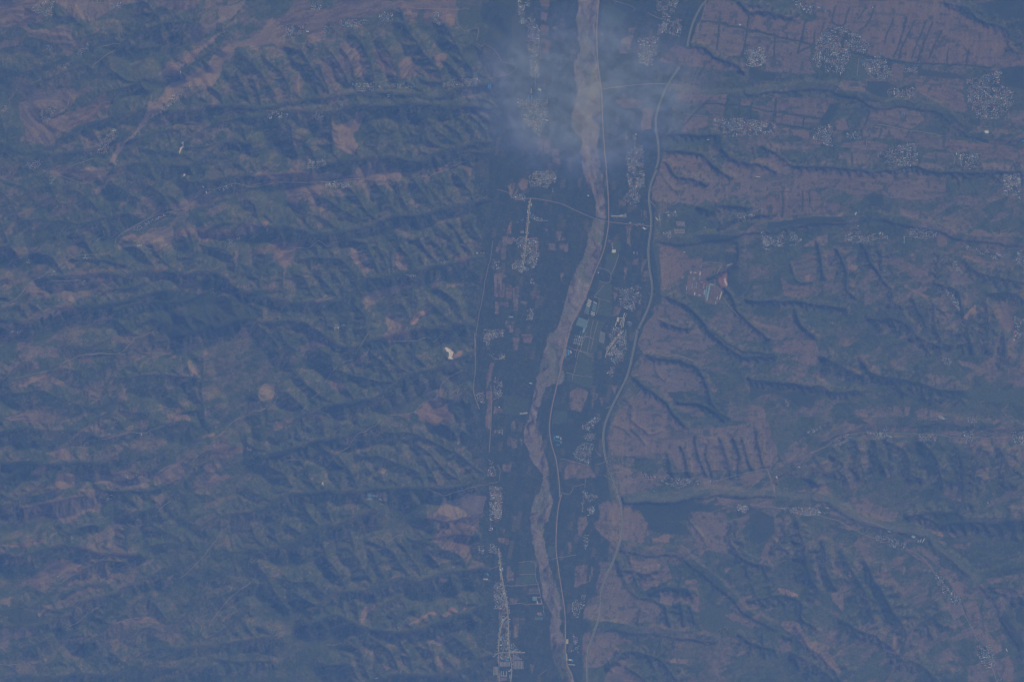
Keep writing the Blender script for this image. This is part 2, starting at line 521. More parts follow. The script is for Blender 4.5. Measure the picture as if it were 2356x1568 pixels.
B3 F 900,428 960,440 1080,450 1280,470
B3 F 1250,250 1330,350 1340,470
B3 R 1500,200 1495,240 1470,280 1430,295
B3 R 820,820 900,840 930,880 910,940 830,925
B3 R 870,960 790,1060 830,1080 810,1210
B3 R 995,705 930,880
B3 R 790,1060 920,1100
B3 R 745,1240 650,1480 630,1568
B3 R 780,1250 730,1540
B3 R 820,1260 760,1500
B3 R 560,1470 780,1560
B3 R 700,1385 790,1415
B3 N 1035,1340 960,1430 900,1510 880,1568
B3 R 1680,830 1700,775 1830,775 1845,800 1800,900 1790,1000
B3 R 1860,1060 1950,1180 2000,1230
B3 T 160,80 240,80 220,160 170,160
B3 T 150,120 140,220 110,230
B3 T 90,430 110,450 60,560 50,520
B3 T 30,560 140,560 100,620 60,620 40,740 10,740
B3 T 250,1010 330,1010 330,1080 260,1070
B3 T 170,1100 230,1100 220,1150
B3 T 100,1400 160,1400 120,1520
B3 T 180,1370 280,1370 260,1450 190,1440
B3 T 470,510 515,510 505,590 485,590
B3 T 520,560 560,580 515,590
B3 T 400,610 460,610 465,680 400,670
B3 T 490,615 570,615 565,685 500,680
B3 T 360,490 400,490 390,515
B3 T 220,1310 255,1310 250,1340
B3 T 1050,460 1110,460 1090,530 1090,640 1060,600 1060,520
B3 T 1170,330 1190,330 1180,400
B3 T 1200,340 1230,350 1220,430 1200,420
B3 T 1120,740 1160,740 1150,800 1100,790
B3 T 1190,740 1230,740 1180,880
B3 T 1040,810 1070,810 1040,930
B3 T 1200,850 1240,840 1240,930 1180,930
B3 T 950,980 1000,980 980,1010
B3 T 940,1030 980,1030 960,1090
B3 T 960,1140 1020,1150 990,1210 940,1230
B3 T 500,860 530,860 520,930
B3 T 990,250 1060,260 1050,310 1000,310
B3 g 900,700 1000,700 950,880 880,820
B3 g 830,930 940,950 930,1090 790,1060
B3 g 830,1080 930,1100 930,1230 800,1200
B3 g 740,1240 880,1270 780,1568 640,1568
B3 g 820,1440 880,1400 880,1500
B3 g 940,590 1010,600 1000,700 920,720
B3 g 360,200 440,200 430,250 360,250
B3 T 1320,0 1440,30 1600,20 1850,0 2300,60 2300,150 2180,250 2050,220 1900,210 1800,290 1720,250 1640,300 1500,270 1450,290 1330,260 1270,240 1270,160
B3 T 1330,640 1420,640 1550,700 1570,740 1690,740 1680,820 1560,830 1520,880 1420,970 1350,1020 1340,840
B3 T 1290,1140 1380,1090 1470,1130 1560,1200 1650,1290 1690,1370 1800,1450 1700,1500 1560,1500 1450,1540 1200,1540 1150,1450 1200,1300 1290,1200
B3 t 1700,780 1850,780 1840,830 1760,860 1690,850
B3 t 2020,660 2140,670 2100,760 2040,720
B3 T 2180,280 2300,200 2300,430 2180,420
B3 t 1890,620 2000,630 1990,690 1880,680
B3 t 2030,570 2120,570 2120,620 2030,620
B3 t 2100,860 2160,860 2170,930 2110,900
B3 t 2110,970 2190,960 2180,1040 2120,1050
B3 t 2000,1240 2300,1340 2300,1400 2100,1320
B3 K 1270,1060 1420,1070 1560,1130 1640,1210 1720,1340 1830,1400 1900,1450 2050,1520 2300,1530
B3 K 1250,1210 1360,1270 1480,1320 1570,1330
B3 B 1270,550 1350,560 1500,590 1700,560 1900,540 2000,510 2300,490
B3 K 1850,490 2000,400 2300,360
B3 K 1880,980 1960,1080 2000,1200 2120,1300 2250,1400
B3 K 2000,600 1980,760 1900,830 1740,900
B3 K 1640,320 1760,350 1850,290 2100,300
B3 k 1330,0 1420,110 1480,170
B3 D 1280,640 1340,640 1350,1020 1300,1040 1275,900
B3 D 1600,540 2020,550 2010,620 1850,620 1700,600
B3 D 1880,700 2000,720 1960,900 2060,1000 1990,1060 1890,960
B3 I 1580,830 1760,850 1750,940 1790,950 1870,1010 1810,1130 1720,1110 1700,1070 1550,1030
B3 X 1880,800 1900,790 1890,830 1900,880 1895,970 1880,1010 1850,990 1820,920 1840,850
B3 Q 1890,795 1955,768 1940,790 1905,800
B3 Q 1878,880 1886,920 1897,970 1888,960 1874,920
B3 O 1510,890 1530,880 1525,910 1510,910
B3 O 905,590 960,590 940,640
B3 L 1145,1440 1180,1475 1155,1468
B3 S 240,30 470,30 470,100 250,130
B3 S 240,370 400,420 330,430 250,400
B3 S 100,560 310,560 330,700 300,800 180,860 90,800 180,720 150,620
B3 S 220,1160 280,1160 270,1260 220,1250
B3 S 260,900 290,950 250,950
B3 S 1060,0 1210,30 1200,120 1150,300 1010,240 1090,180
B3 S 930,370 1060,370 1060,400 930,400
B3 S 1130,440 1250,470 1210,500 1140,470
B3 S 1000,1000 1180,960 1180,1100 1100,1180 1000,1120
B3 S 880,1290 960,1300 1060,1350 1050,1568 890,1560 940,1400
B3 S 1060,1260 1120,1260 1090,1320
B3 S 1360,530 1440,500 1420,580
B3 S 1980,360 2130,370 2060,430 1990,420
B3 S 2190,510 2300,600 2230,680 2200,620
B3 S 1380,340 1480,350 1460,390 1400,390
B3 S 1700,480 1780,480 1760,510
B3 S 0,1330 40,1330 20,1380
B3 S 430,150 460,150 450,220
B4 T 0,180 150,130 520,150 680,130 560,60 700,20 1000,60 1100,50 1500,50 1640,60 1620,270 1480,260 1200,240 1050,190 900,210 830,200 700,140 560,160 460,180
B4 T 100,380 110,260 200,200 400,180 560,180 640,280 750,270 740,350 400,380 340,380 260,430 130,430
B4 T 0,0 350,0 280,70 100,200 0,180
B4 t 1680,60 1770,60 1760,120 1690,110
B4 T 1690,220 1900,220 1980,280 1860,300 1700,290
B4 T 1250,330 1420,350 1400,420 1260,380
B4 T 1440,350 1500,370 1430,400
B4 T 1490,390 1520,380 1510,430
B4 T 1160,390 1200,400 1170,430
B4 T 1660,400 1850,450 1850,490 1700,460
B4 g 600,500 790,470 790,520 600,540
B4 t 400,480 470,480 450,510
B4 T 440,640 560,560 650,540 650,610 560,650
B4 T 1560,560 1650,560 1650,650 1570,640
B4 t 1440,700 1580,740 1560,830 1520,930 1460,800
B4 t 340,780 440,750 560,700 560,900 480,950 340,830
B4 t 600,680 700,660 720,800 700,980 620,980 600,850
B4 t 800,700 890,690 890,850 830,850 800,800
B4 t 1120,720 1250,730 1480,850 1550,980 1400,930 1200,800 1100,760
B4 t 1640,800 1750,820 1870,950 1720,960 1620,900
B4 T 260,900 330,960 500,970 600,1000 560,1050 400,1070 280,1040
B4 T 1750,670 1900,720 2000,780 1900,780 1730,710
B4 O 1290,960 1500,1060 1480,1080 1280,975
B4 T 2050,1100 2150,1100 2200,1300 2180,1360 2080,1300 2040,1190
B4 T 0,1260 200,1300 310,1330 290,1390 100,1340 0,1290
B4 t 370,1430 540,1420 570,1568 450,1560
B4 T 2040,1400 2120,1370 2090,1420 2080,1568 2040,1568
B4 T 2150,1500 2230,1420 2200,1568
B4 t 1310,1070 1350,1060 1360,1200 1440,1330 1400,1330 1310,1200
B4 t 1780,1250 1900,1180 1900,1220 1800,1300 1810,1500 1780,1500 1760,1380
B4 t 1930,1180 2000,1050 1960,1200 1930,1280 1960,1500 1920,1500
B4 T 1860,500 1930,500 2050,540 2200,600 2300,620 2300,680 2100,640 1860,600
B4 O 1340,700 1370,700 1380,760 1350,750
B4 O 820,790 900,800 880,840 830,830
B4 O 460,890 520,870 490,930
B4 O 1880,1120 1890,1180 1800,1240 1780,1230
B4 t 960,970 1010,960 1000,1080 960,1170
B4 t 740,1170 830,1130 850,1180 760,1210
B4 S 100,510 150,560 150,680 100,640
B4 S 180,600 290,510 280,640 190,640
B4 S 340,520 380,520 440,590 350,640
B4 S 790,570 910,460 920,550 1110,520 1160,570 1000,600 920,610 790,590
B4 S 1340,490 1560,520 1540,560 1330,590
B4 S 1760,620 1850,640 1830,670 1770,650
B4 S 1890,650 2120,720 2080,750 1900,700
B4 S 2230,680 2300,680 2300,820 2220,780
B4 S 1700,750 1780,880 1750,880
B4 S 1640,1000 1740,1080 1750,1180 1680,1100
B4 S 2200,1200 2280,1250 2200,1420
B4 S 0,370 50,380 30,400
B4 S 2110,60 2250,50 2260,250 2120,200
B4 S 670,1260 710,1270 690,1290
B4 D 1020,120 1100,110 1120,300 1040,310 1000,240
B4 D 150,440 560,390 780,400 790,460 600,490 400,450 150,500
B4 D 650,600 780,610 1000,640 1060,860 980,800 900,640 740,640
B4 D 1060,1090 1280,1170 1300,1230 1420,1360 1100,1300
B4 D 1370,1100 1480,1100 1500,1330 1400,1230
B4 B 0,470 250,460 550,420 830,400 1000,370 1300,440 1650,520 1900,560 2300,620
B4 K 560,600 600,800 620,900
B4 K 720,650 790,800 820,1000 880,1080
B4 K 960,620 1000,760 1080,850
B4 K 1080,850 1130,920 1200,1000 1160,1150
B4 K 1540,930 1640,960 1740,1020 1800,1200
B4 k 330,800 400,940 520,940
B4 K 1100,680 1100,830
B4 K 1590,700 1560,880
B4 K 1000,1250 1200,1250 1330,1300 1440,1400 1600,1460
B4 K 1370,1100 1420,1200 1500,1320
B4 K 1540,1130 1560,1300 1600,1440
B4 K 1870,1200 1830,1350 1860,1500
B4 K 1980,1120 1990,1300 2000,1500
B4 K 2130,1380 2140,1568
B4 K 400,1180 440,1300 540,1400
B4 K 0,1090 200,1100 400,1100 560,1120 800,1180
B4 K 1800,760 1900,860 2100,920 2300,940
B4 K 2000,1050 2200,1040 2300,1100
B4 h 275,180 270,400
B4 h 170,300 160,400
B4 h 440,180 440,350
B4 h 500,180 500,300
C1 T 100,400 420,340 430,400 330,420 130,430
C1 T 470,400 640,340 620,420 480,450
C1 T 200,280 360,270 350,320 250,330
C1 T 340,200 490,120 500,150 380,220
C1 T 1000,520 1080,440 1060,550 1010,560
C1 T 1400,680 1580,700 1570,730 1420,750
C1 t 1390,790 1620,770 1600,800 1420,800
C1 T 1060,770 1120,760 1120,820 1060,810
C1 T 1130,730 1230,720 1250,790 1140,790
C1 T 60,680 400,680 420,740 300,760 120,730
C1 T 1770,940 1880,880 1920,980 2030,960 2040,1000 1900,1050 1740,1050
C1 T 1670,1130 1760,1080 1850,1110 1740,1190
C1 T 1600,1310 1800,1180 1930,1190 1920,1230 1750,1260
C1 T 2180,600 2200,450 2250,420 2300,520 2220,600
C1 T 400,1010 560,950 640,1050 520,1090
C1 T 700,1150 900,1130 1280,1160 1250,1310 1080,1310 900,1290 740,1240
C1 T 1300,1200 1500,1060 1560,1180 1450,1280 1300,1280
C1 T 500,1180 680,1180 640,1280 500,1300
C1 T 680,1330 870,1330 930,1350 860,1430 660,1440
C1 T 200,1450 480,1380 640,1460 700,1568 250,1568
C1 T 1300,1370 1450,1350 1330,1450
C1 T 900,1050 990,990 960,1080
C1 T 1720,860 1800,820 1760,880
C1 T 750,800 850,780 860,860 760,830
C1 t 1270,220 1310,220 1290,270
C1 O 1575,250 1590,250 1640,350 1660,370 1600,350
C1 t 1000,650 1200,580 1150,680 1040,700
C1 t 700,200 800,190 780,280 700,290
C1 t 0,340 60,300 50,400 0,440
C1 t 260,1180 400,1120 430,1150 300,1220
C1 t 0,920 80,920 60,960
C1 M 0,820 250,800 450,810 700,830 850,880 980,860 1200,800 1500,760 1620,760
C1 M 0,1100 300,1090 530,1100 650,1090 850,1070 1000,1010 1150,960
C1 M 1950,950 1700,1010 1580,1170 1500,1280 1400,1380 1300,1460 1100,1500
C1 V 850,1300 1100,1330 1300,1310 1500,1230
C1 V 560,310 700,300 780,320
C1 V 850,350 1050,370 1300,350 1650,390
C1 V 100,500 350,490 500,540 580,600
C1 V 1030,650 1100,660 1200,680 1260,770
C1 V 1700,200 1700,380 1700,520 1720,700
C1 V 550,560 800,630 900,600 1050,480
C1 V 0,1350 200,1380 420,1330 500,1300
C1 D 850,560 1000,560 980,640 880,680 780,640
C1 D 1540,1270 1600,1160 1700,1080 1660,1180 1560,1290
C1 D 0,1080 250,1070 350,1100 200,1230 0,1260
C1 R 140,380 380,325 500,300 540,250 640,205 750,182 900,175 1010,172 1060,180
C1 R 860,890 980,860 1100,830 1210,840 1300,800 1380,780
C1 R 1790,880 1850,850 1920,780 1980,730 2100,670 2200,640 2300,600
C1 R 1200,165 1350,170
C1 R 1310,1500 1410,1420 1440,1400
C1 S 620,1240 670,1230 640,1260
C1 S 1000,1180 1120,1190 1250,1190 1100,1220
C1 S 1130,830 1220,835 1200,850
C1 S 960,690 1010,730 970,750
C1 S 900,1390 960,1340 930,1400
C1 S 660,940 740,910 700,960
C1 S 250,560 270,590 240,590
C1 S 2060,950 2110,960 2080,1000
C1 S 1340,1170 1400,1170 1350,1190
C2 R 0,665 130,630 200,605 240,530
C2 R 430,660 500,590
C2 R 520,550 600,480 650,400 700,310 800,240 860,220
C2 R 1240,685 1370,665 1430,600 1480,565 1540,560 1585,500 1600,440 1660,375 1780,310
C2 R 710,1005 820,960 880,870 960,820 1060,770 1140,690 1240,680
C2 R 1380,660 1500,690 1650,720
C2 R 1480,1310 1530,1325 1620,1355 1700,1335 1850,1290 2080,1245
C2 R 2085,1240 2090,1160 2070,1100
C2 R 880,180 930,100 990,0
C2 R 1200,70 1380,65 1500,40 1530,80 1600,20
C2 R 1660,520 1740,470 1735,520
C2 R 420,1060 310,1060 
C2 F 1880,0 1885,300 1870,480 1920,640
C2 F 2015,440 2020,600 2015,780 2000,1000
C2 O 1380,650 1430,600 1500,560 1540,560 1585,505 1590,590 1640,620 1660,700 1660,755 1600,740 1560,760 1530,770 1490,720 1450,740 1420,680
C2 T 1400,650 1460,600 1470,660 1430,665
C2 T 1510,620 1640,660 1640,700 1510,670
C2 T 1240,685 1350,680 1350,740 1300,740 1270,710
C2 T 640,440 700,350 790,370 740,460 700,460
C2 T 850,240 960,180 1020,130 970,200 950,250 880,260
C2 T 700,310 880,180 870,200 740,280
C2 T 90,590 120,440 210,430 200,540 120,600
C2 T 200,840 220,760 370,680 380,690 310,760 300,800 240,840
C2 T 1440,480 1500,450 1510,490 1460,520
C2 T 500,880 540,870 540,890 500,910
C2 O 1720,880 1740,880 1765,915 1740,945 1735,910
C2 t 1500,1150 1560,1170 1680,1230 1620,1260 1540,1240
C2 t 1490,1010 1600,1060 1640,1120 1550,1080
C2 t 1640,1070 1760,1120 1800,1190 1740,1190
C2 t 1860,1040 1940,1060 1920,1140
C2 L 1640,1400 1800,1360 1970,1360 1950,1500 1700,1568 1560,1500
C2 T 2010,250 2040,250 2030,340 1980,480 1980,350
C2 T 1980,480 2030,490 2020,610 2020,700 2000,810 1970,790 1980,620
C2 T 2040,610 2110,640 2110,670 2040,670
C2 T 2190,730 2220,740 2210,830
C2 T 2180,880 2230,890 2220,970
C2 T 2250,880 2270,900 2270,970
C2 T 2120,1100 2190,1100 2170,1160 2130,1160
C2 t 870,1000 960,960 1010,940 1000,990 900,1010
C2 O 1080,1130 1150,1130 1140,1160
C2 O 625,1140 650,1150 660,1200 640,1190
C2 O 1150,1190 1200,1240 1210,1270
C2 O 880,1220 900,1130 910,1180
C2 t 890,1270 970,1250 970,1280
C2 O 780,440 800,470 750,430
C2 O 1080,215 1100,235 1070,225
C2 t 440,700 520,640 600,600 560,660 450,720
C2 t 480,690 660,680 560,740 500,740
C2 t 1180,660 1240,560 1260,600 1220,660
C2 t 1290,240 1330,340 1250,330
C2 t 1640,240 1750,240 1700,340
C2 G 2120,520 2260,530 2260,690 2120,680
C2 M 1900,150 1700,230 1550,290 1300,370 1220,420 1050,540 850,580 650,600 450,700 250,900
C2 M 1850,470 1700,600 1660,800
C2 V 720,330 850,340 1050,390 1200,410
C2 V 1020,170 1120,260 1200,390
C2 V 1100,100 1200,240 1330,340
C2 V 1380,200 1480,290
C2 M 100,1050 350,990 600,900 800,830 900,800 1050,760
C2 V 1090,820 1300,840 1500,900 1700,1000 1850,1100 1960,1170
C2 V 1600,770 1780,830 1900,960 1960,1050
C2 V 900,1010 1100,1030 1280,1100 1400,1180 1450,1290
C2 M 200,1400 500,1330 800,1340 1100,1310 1450,1300 1700,1290 1990,1210
C2 V 180,1130 300,1200 340,1290
C2 V 420,1060 500,1220 560,1320
C2 V 740,1040 850,1200 900,1330
C2 V 1430,950 1640,1160 1750,1230 1760,1280
C2 V 1440,1060 1520,1180 1570,1290
C2 V 0,1300 150,1380 190,1430
C2 V 400,800 450,900 470,950
C2 V 600,150 680,200 700,320
C2 V 60,500 160,700 100,860
C2 D 1600,600 1850,590 1840,720 1700,760 1670,690
C2 D 700,580 1000,580 1020,610 760,640 560,680
C2 D 150,1010 420,950 700,860 760,840 700,920 400,1000 180,1060
C2 S 1950,0 2130,0 2000,60 1960,110
C2 S 1990,175 2130,175 2120,220 2010,230
C2 S 2040,370 2110,400 2110,520 2050,560 2040,460
C2 S 1890,500 1960,490 1960,600 1890,560
C2 S 2030,820 2110,800 2120,850
C2 S 2000,1060 2060,1120 2050,1200 1990,1200
C2 S 2000,1280 2110,1290 2100,1568 2010,1568
C2 S 1470,1305 1540,1320 1500,1325
C2 S 1535,550 1575,520 1560,560
C2 Q 610,1270 618,1275 625,1300 615,1295
C2 Q 1620,120 1650,130 1680,190 1650,182 1630,150
C2 O 1680,200 1720,180 1780,150 1800,160 1720,200
C2 I 975,1330 1150,1330 1155,1405 970,1395
C3 W 420,0 390,100 350,200 330,320 300,420 280,520 265,600 240,720 200,820 200,920 240,980 270,1080 330,1150 370,1200 360,1260 330,1350 300,1420 270,1480 250,1580 395,1580 430,1480 430,1400 410,1300 410,1200 400,1080 370,1020 350,880 290,800 300,740 320,640 350,550 380,450 440,430 520,425 540,350 510,280 540,180 575,0
C3 E 580,0 530,210 490,380 450,550 425,680 415,800 430,920 470,1060 490,1200 500,1320 497,1450 480,1568
C3 H 1150,-20 1110,180 1060,370 960,570 890,730 865,850 875,1000 900,1100 960,1260 1010,1400 1025,1568
C3 R 500,1052 750,1110
C3 R 790,1105 880,1078
C3 R 880,635 930,610 950,580
C3 R 715,1220 700,1320 685,1500
C3 R 550,335 770,372
C3 R 600,400 650,210 720,0
C3 R 620,140 780,180
C3 F 1250,140 1380,190 1500,190 1650,250
C3 F 2230,1140 2280,1250 2300,1350
C3 R 500,1330 580,1350 620,1290 700,1260
C3 R 1480,1230 1700,1240 1850,1220 2000,1180 2230,1135
C3 R 795,970 820,1010 850,1030
C3 R 870,1185 950,1240
C3 T 1290,250 1430,260 1530,290 1620,360 1670,450 1580,480 1400,500 1290,450 1160,330 1180,240 1240,230
C3 T 1150,560 1280,530 1380,610 1500,780 1700,810 2050,760 2100,600 2190,620 2260,800 2280,1080 2130,1130 2040,1140 1640,1160 1500,1160 1450,1060 1300,1050 1150,1040 920,1020 900,900 900,820 1000,640 1060,600
C3 t 1450,600 1620,590 1730,700 1600,700
C3 T 940,1100 1160,1150 1230,1220 1360,1270 1200,1320 1020,1280 980,1200
C3 T 520,1180 580,1070 750,1110 800,1210 700,1210 530,1220
C3 T 830,1440 890,1400 1000,1450 1180,1520 1180,1568 830,1568
C3 T 580,500 650,450 740,500 680,660 590,640
C3 T 770,500 820,510 770,640
C3 T 830,540 880,540 850,610
C3 T 930,440 980,450 950,520
C3 t 1880,640 1930,560 1980,620 2100,590 2060,740 1900,720
C3 T 2000,1180 2230,1160 2100,1280 2000,1240
C3 T 1740,420 1830,460 1800,500 1740,480
C3 t 1720,280 1850,290 1900,350 1780,330
C3 T 1800,1370 2000,1390 1980,1430 1820,1420
C3 t 2110,1380 2300,1370 2300,1480 2120,1460
C3 T 20,1100 100,1100 80,1160 30,1160
C3 T 90,880 130,900 140,960 100,960
C3 t 90,730 130,760 130,830 110,830
C3 T 0,640 25,640 20,670 0,670
C3 g 560,330 780,380 760,470 560,400
C3 g 680,160 770,190 770,370 610,330
C3 g 450,640 560,660 560,760 430,760
C3 G 30,520 240,550 230,660 30,640
C3 K 1080,330 1180,420 1330,520 1400,600 1470,700 1560,790
C3 k 1030,550 1110,600 1100,700 1200,800 1250,840 1350,810
C3 k 1280,250 1320,340 1400,400
C3 K 1140,160 1300,210 1500,240 1650,300 1720,420 1750,560 1820,660 1900,700
C3 K 1720,0 1900,120 2050,200 2300,190
C3 K 1500,560 1700,600 1860,720
C3 K 1500,930 1560,1050 1580,1190
C3 K 1650,870 1660,1000 1720,1190
C3 K 1780,910 1740,1020 1770,1190
C3 K 1840,880 1880,1020 1910,1190
C3 K 1940,870 1990,1000 1980,1160
C3 K 2020,880 2060,1020 2110,1130
C3 K 2140,800 2170,960 2210,1120
C3 K 1400,1010 1450,1190
C3 k 920,770 1000,780 1090,870
C3 k 1100,800 1220,930
C3 B 1040,1400 1250,1380 1400,1390 1550,1360 1700,1320 2000,1330 2300,1340
C3 C 1040,1400 1250,1380 1400,1390 1550,1360 1700,1320 2000,1330 2300,1340
C3 D 1400,500 1500,480 1680,520 1900,620 1900,720 1600,640 1460,580
C3 D 1040,1430 1500,1410 1900,1440 1560,1568 1200,1568 1180,1500
C3 D 470,780 560,760 650,760 640,950 560,1000 460,900
C3 S 690,780 830,680 840,720 750,830 700,800
C3 S 700,860 800,830 780,900 700,890
C3 S 610,1000 680,920 780,930 750,1100 640,1060
C3 S 1180,1160 1300,1200 1280,1230 1190,1190
C3 S 1340,1220 1500,1210 1620,1240 1500,1300 1350,1240
C3 S 1520,1210 1700,1240 1640,1270
C3 S 1740,1240 1850,1220 1800,1250
C3 S 680,1320 720,1330 830,1370 780,1400 700,1400
C3 S 680,1420 700,1430 700,1500
C3 S 740,1460 790,1450 780,1530
C3 S 890,100 1000,150 1040,230 960,260 890,200
C3 S 890,330 960,270 940,370
C3 S 1980,1430 2080,1450 2050,1490 1990,1480
C3 S 900,0 1000,20 1060,60 940,100
C3 O 490,290 540,350 520,420 460,420
C4 T 0,600 100,640 130,740 200,900 240,1000 140,1130 60,1130 0,1000
C4 T 200,80 370,60 540,60 590,200 560,270 480,270 340,220 400,190 200,150
C4 T 0,0 300,0 320,20 260,60 0,40
C4 T 500,350 560,340 650,400 600,410
C4 T 670,360 850,360 870,400 760,400
C4 t 380,390 600,420 680,480 640,490 400,420
C4 T 810,260 940,330 920,350 820,290
C4 T 960,230 1040,260 1100,350 1020,340
C4 T 1240,230 1320,240 1280,280
C4 t 1440,320 1560,370 1700,410 1710,460 1600,440 1500,390
C4 T 1720,220 1880,260 2000,330 1900,320 1760,270
C4 T 870,640 980,660 990,740 940,700 880,680
C4 T 1090,610 1140,610 1130,700 1090,700
C4 T 1150,620 1180,620 1190,690 1150,690
C4 T 1195,610 1230,610 1280,670 1270,690 1200,690
C4 T 1290,610 1340,620 1320,690 1290,690
C4 T 1020,660 1080,650 1060,700
C4 T 1370,660 1450,630 1445,720 1420,720
C4 T 1455,640 1480,630 1480,720 1455,720
C4 T 1500,640 1650,680 1590,730 1490,730
C4 T 1640,590 1660,600 1630,650
C4 T 1150,780 1230,780 1210,820 1150,820
C4 T 1260,780 1400,790 1400,820 1260,820
C4 T 1220,850 1400,850 1400,870 1220,870
C4 T 1600,820 1760,820 1760,860 1600,850
C4 T 1660,870 1820,880 1810,920 1660,910
C4 T 1870,830 2060,830 2060,860 1870,860
C4 T 1890,880 2010,880 2000,950 1890,940
C4 T 2030,880 2160,880 2160,920 2030,920
C4 T 280,1000 390,900 440,1000 310,1060
C4 T 410,890 460,870 470,920 440,960
C4 T 900,940 940,930 1000,1050 1020,1110 960,1120 950,1040
C4 O 1125,1130 1150,1130 1170,1180 1150,1240
C4 O 1235,1045 1260,1040 1265,1080
C4 O 250,1300 400,1320 650,1280 640,1300 420,1325 330,1305
C4 O 1110,445 1145,450 1140,458
C4 O 1175,445 1215,455 1200,462
C4 O 300,540 330,600 320,620 300,600
C4 T 1600,1290 1760,1270 1770,1400 1700,1400 1620,1350
C4 T 840,1380 960,1380 1000,1568 900,1500
C4 T 1000,1430 1110,1460 1090,1550 1010,1530
C4 T 1120,1460 1230,1500 1200,1568 1100,1550
C4 T 0,1180 150,1180 30,1260
C4 T 120,1300 200,1250 210,1300
C4 T 50,1380 190,1370 180,1450 60,1440
C4 T 2240,240 2300,120 2300,240
C4 T 2050,60 2110,0 2100,160 2040,130
C4 T 2150,80 2230,0 2200,200 2150,200
C4 T 2200,380 2300,400 2300,430 2210,430
C4 t 960,500 1040,500 1080,540 980,550
C4 O 440,960 490,930 470,970 440,1000
C4 g 1300,420 1700,480 2000,500 2300,440 2300,600 1900,560 1500,520
C4 B 0,1310 250,1160 450,1030 600,900 800,800 1000,750 1200,720 1400,740 1700,740 2300,800
C4 C 0,1320 200,1340 500,1370 640,1390 760,1440 900,1530 1000,1568
C4 R 500,1010 650,940 720,880 880,840 960,830 1200,835 1500,845 1700,870 1850,875 2160,870
C4 R 1890,730 1850,830
C4 F 150,1140 210,1330 230,1400
C4 R 20,1435 200,1455 350,1470
C4 S 690,890 800,850 860,870 760,940 690,920
C4 S 940,830 1070,840 1140,790 1180,870 1030,890
C4 S 1400,850 1560,850 1560,900 1420,900
C4 S 1820,700 1890,700 1890,750 1820,750
C4 S 1780,820 1850,820 1860,970 1820,940
C4 S 2170,840 2300,800 2300,940 2200,930
C4 S 480,820 640,770 600,800 490,840
C4 S 380,1100 450,1070 420,1130
C4 S 260,1460 500,1460 650,1500 500,1530 350,1500
C4 S 1570,210 1660,210 1700,290 1620,260
C4 S 2200,0 2280,0 2210,60
C4 K 0,380 300,420 600,440 700,480 900,500
C4 K 600,200 750,280 900,350 960,380
C4 K 950,240 1020,340 1150,380 1400,400 1600,470 1800,490
C4 K 1180,900 1280,960 1340,1080 1330,1200
C4 K 1430,900 1540,1040 1580,1180 1600,1280
C4 K 870,900 900,1000 880,1100 900,1180
C4 K 1040,900 1080,1040 1130,1130
C4 K 1730,950 1790,1100 1790,1300 1800,1400
C4 K 1950,970 1900,1100 1880,1230
C4 K 2100,980 2150,1100 2130,1250
C4 K 1800,1400 1700,1490 1500,1500 1330,1520
C4 K 600,1100 500,1200 560,1260
C4 K 700,1040 760,1120 640,1180
C4 D 0,420 300,410 600,450 560,560 500,640 200,500 0,560
C4 D 840,680 1000,760 860,760 800,740
C4 D 1750,950 1850,960 1860,1380 1780,1350 1740,1150
C4 D 1280,930 1430,900 1560,1180 1500,1180 1400,1040
D1 T 0,420 100,420 200,380 420,380 400,430 60,440
D1 T 270,700 460,560 620,550 760,620 700,660 460,620 420,780 280,740
D1 T 360,150 650,0 900,60 860,140 620,170 640,250 450,170
D1 T 950,270 1020,270 1030,330 960,330
D1 T 1040,700 1200,650 1100,700
D1 T 320,970 380,930 460,900 420,960 340,1000
D1 T 0,880 130,870 100,940
D1 T 0,1230 150,1130 340,1120 250,1180 60,1250
D1 T 840,910 920,880 780,990 690,1070
D1 T 220,1400 340,1340 310,1400
D1 T 930,1050 1270,1020 1370,1080 1150,1070 1000,1080
D1 t 1210,1110 1520,1080 1500,1240 1360,1200
D1 T 1850,1030 1940,980 1920,1050
D1 t 1770,590 1870,590 1880,630 1790,610
D1 T 1390,740 1480,660 1440,760 1400,790
D1 t 550,1290 700,1300 640,1370
D1 t 770,740 830,740 820,790
D1 t 1600,480 1650,490 1640,530
D1 t 0,700 60,680 40,760
D1 t 1320,880 1420,870 1340,980
D1 O 840,410 870,410 865,435 845,435
D1 O 985,540 1015,540 1000,550
D1 R 700,245 790,240 930,180
D1 R 1070,235 1110,255 1190,250
D1 R 580,1105 690,1040 750,980
D1 R 1510,700 1700,520 1870,290
D1 R 1750,1090 1850,960 1930,860 2100,730
D1 R 960,1070 1120,1030 1260,1020
D1 R 0,1405 150,1415 230,1390
D1 M 0,480 200,500 500,430 900,480 1200,500
D1 M 0,1070 400,1070 700,900 900,830 1200,700 1400,600 1600,560 1800,360
D1 M 1370,1270 1800,1250 2300,1200
D1 V 200,900 300,930 600,700 850,560 1050,560
D1 V 1800,1360 2000,1400 2300,1380
D1 M 0,1530 800,1500 1100,1440 1400,1440 1800,1420
D1 V 1300,250 1500,400 1450,560
D1 V 1800,500 2000,480 2180,500
D1 M 2300,70 2100,130 1850,190 1700,280
D1 V 0,1330 200,1260 400,1210
D1 V 1650,620 1750,620 1900,680
D1 D 0,950 380,960 400,1040 100,1060
D1 D 110,430 220,440 220,480 110,490
D1 S 600,340 640,350 600,370
D1 S 870,710 910,680 880,720
D1 S 500,670 540,690 520,710
D2 T 1550,130 1760,0 1870,0 1900,60 1980,20 1950,90 1950,180 1900,200 1920,290 1830,400 1850,500 1800,540 1720,500 1570,420 1470,360 1560,330 1570,230 1480,200
D2 T 1800,600 1880,540 1950,550 1940,600 1830,620
D2 T 1580,740 1590,690 1660,700 1640,740
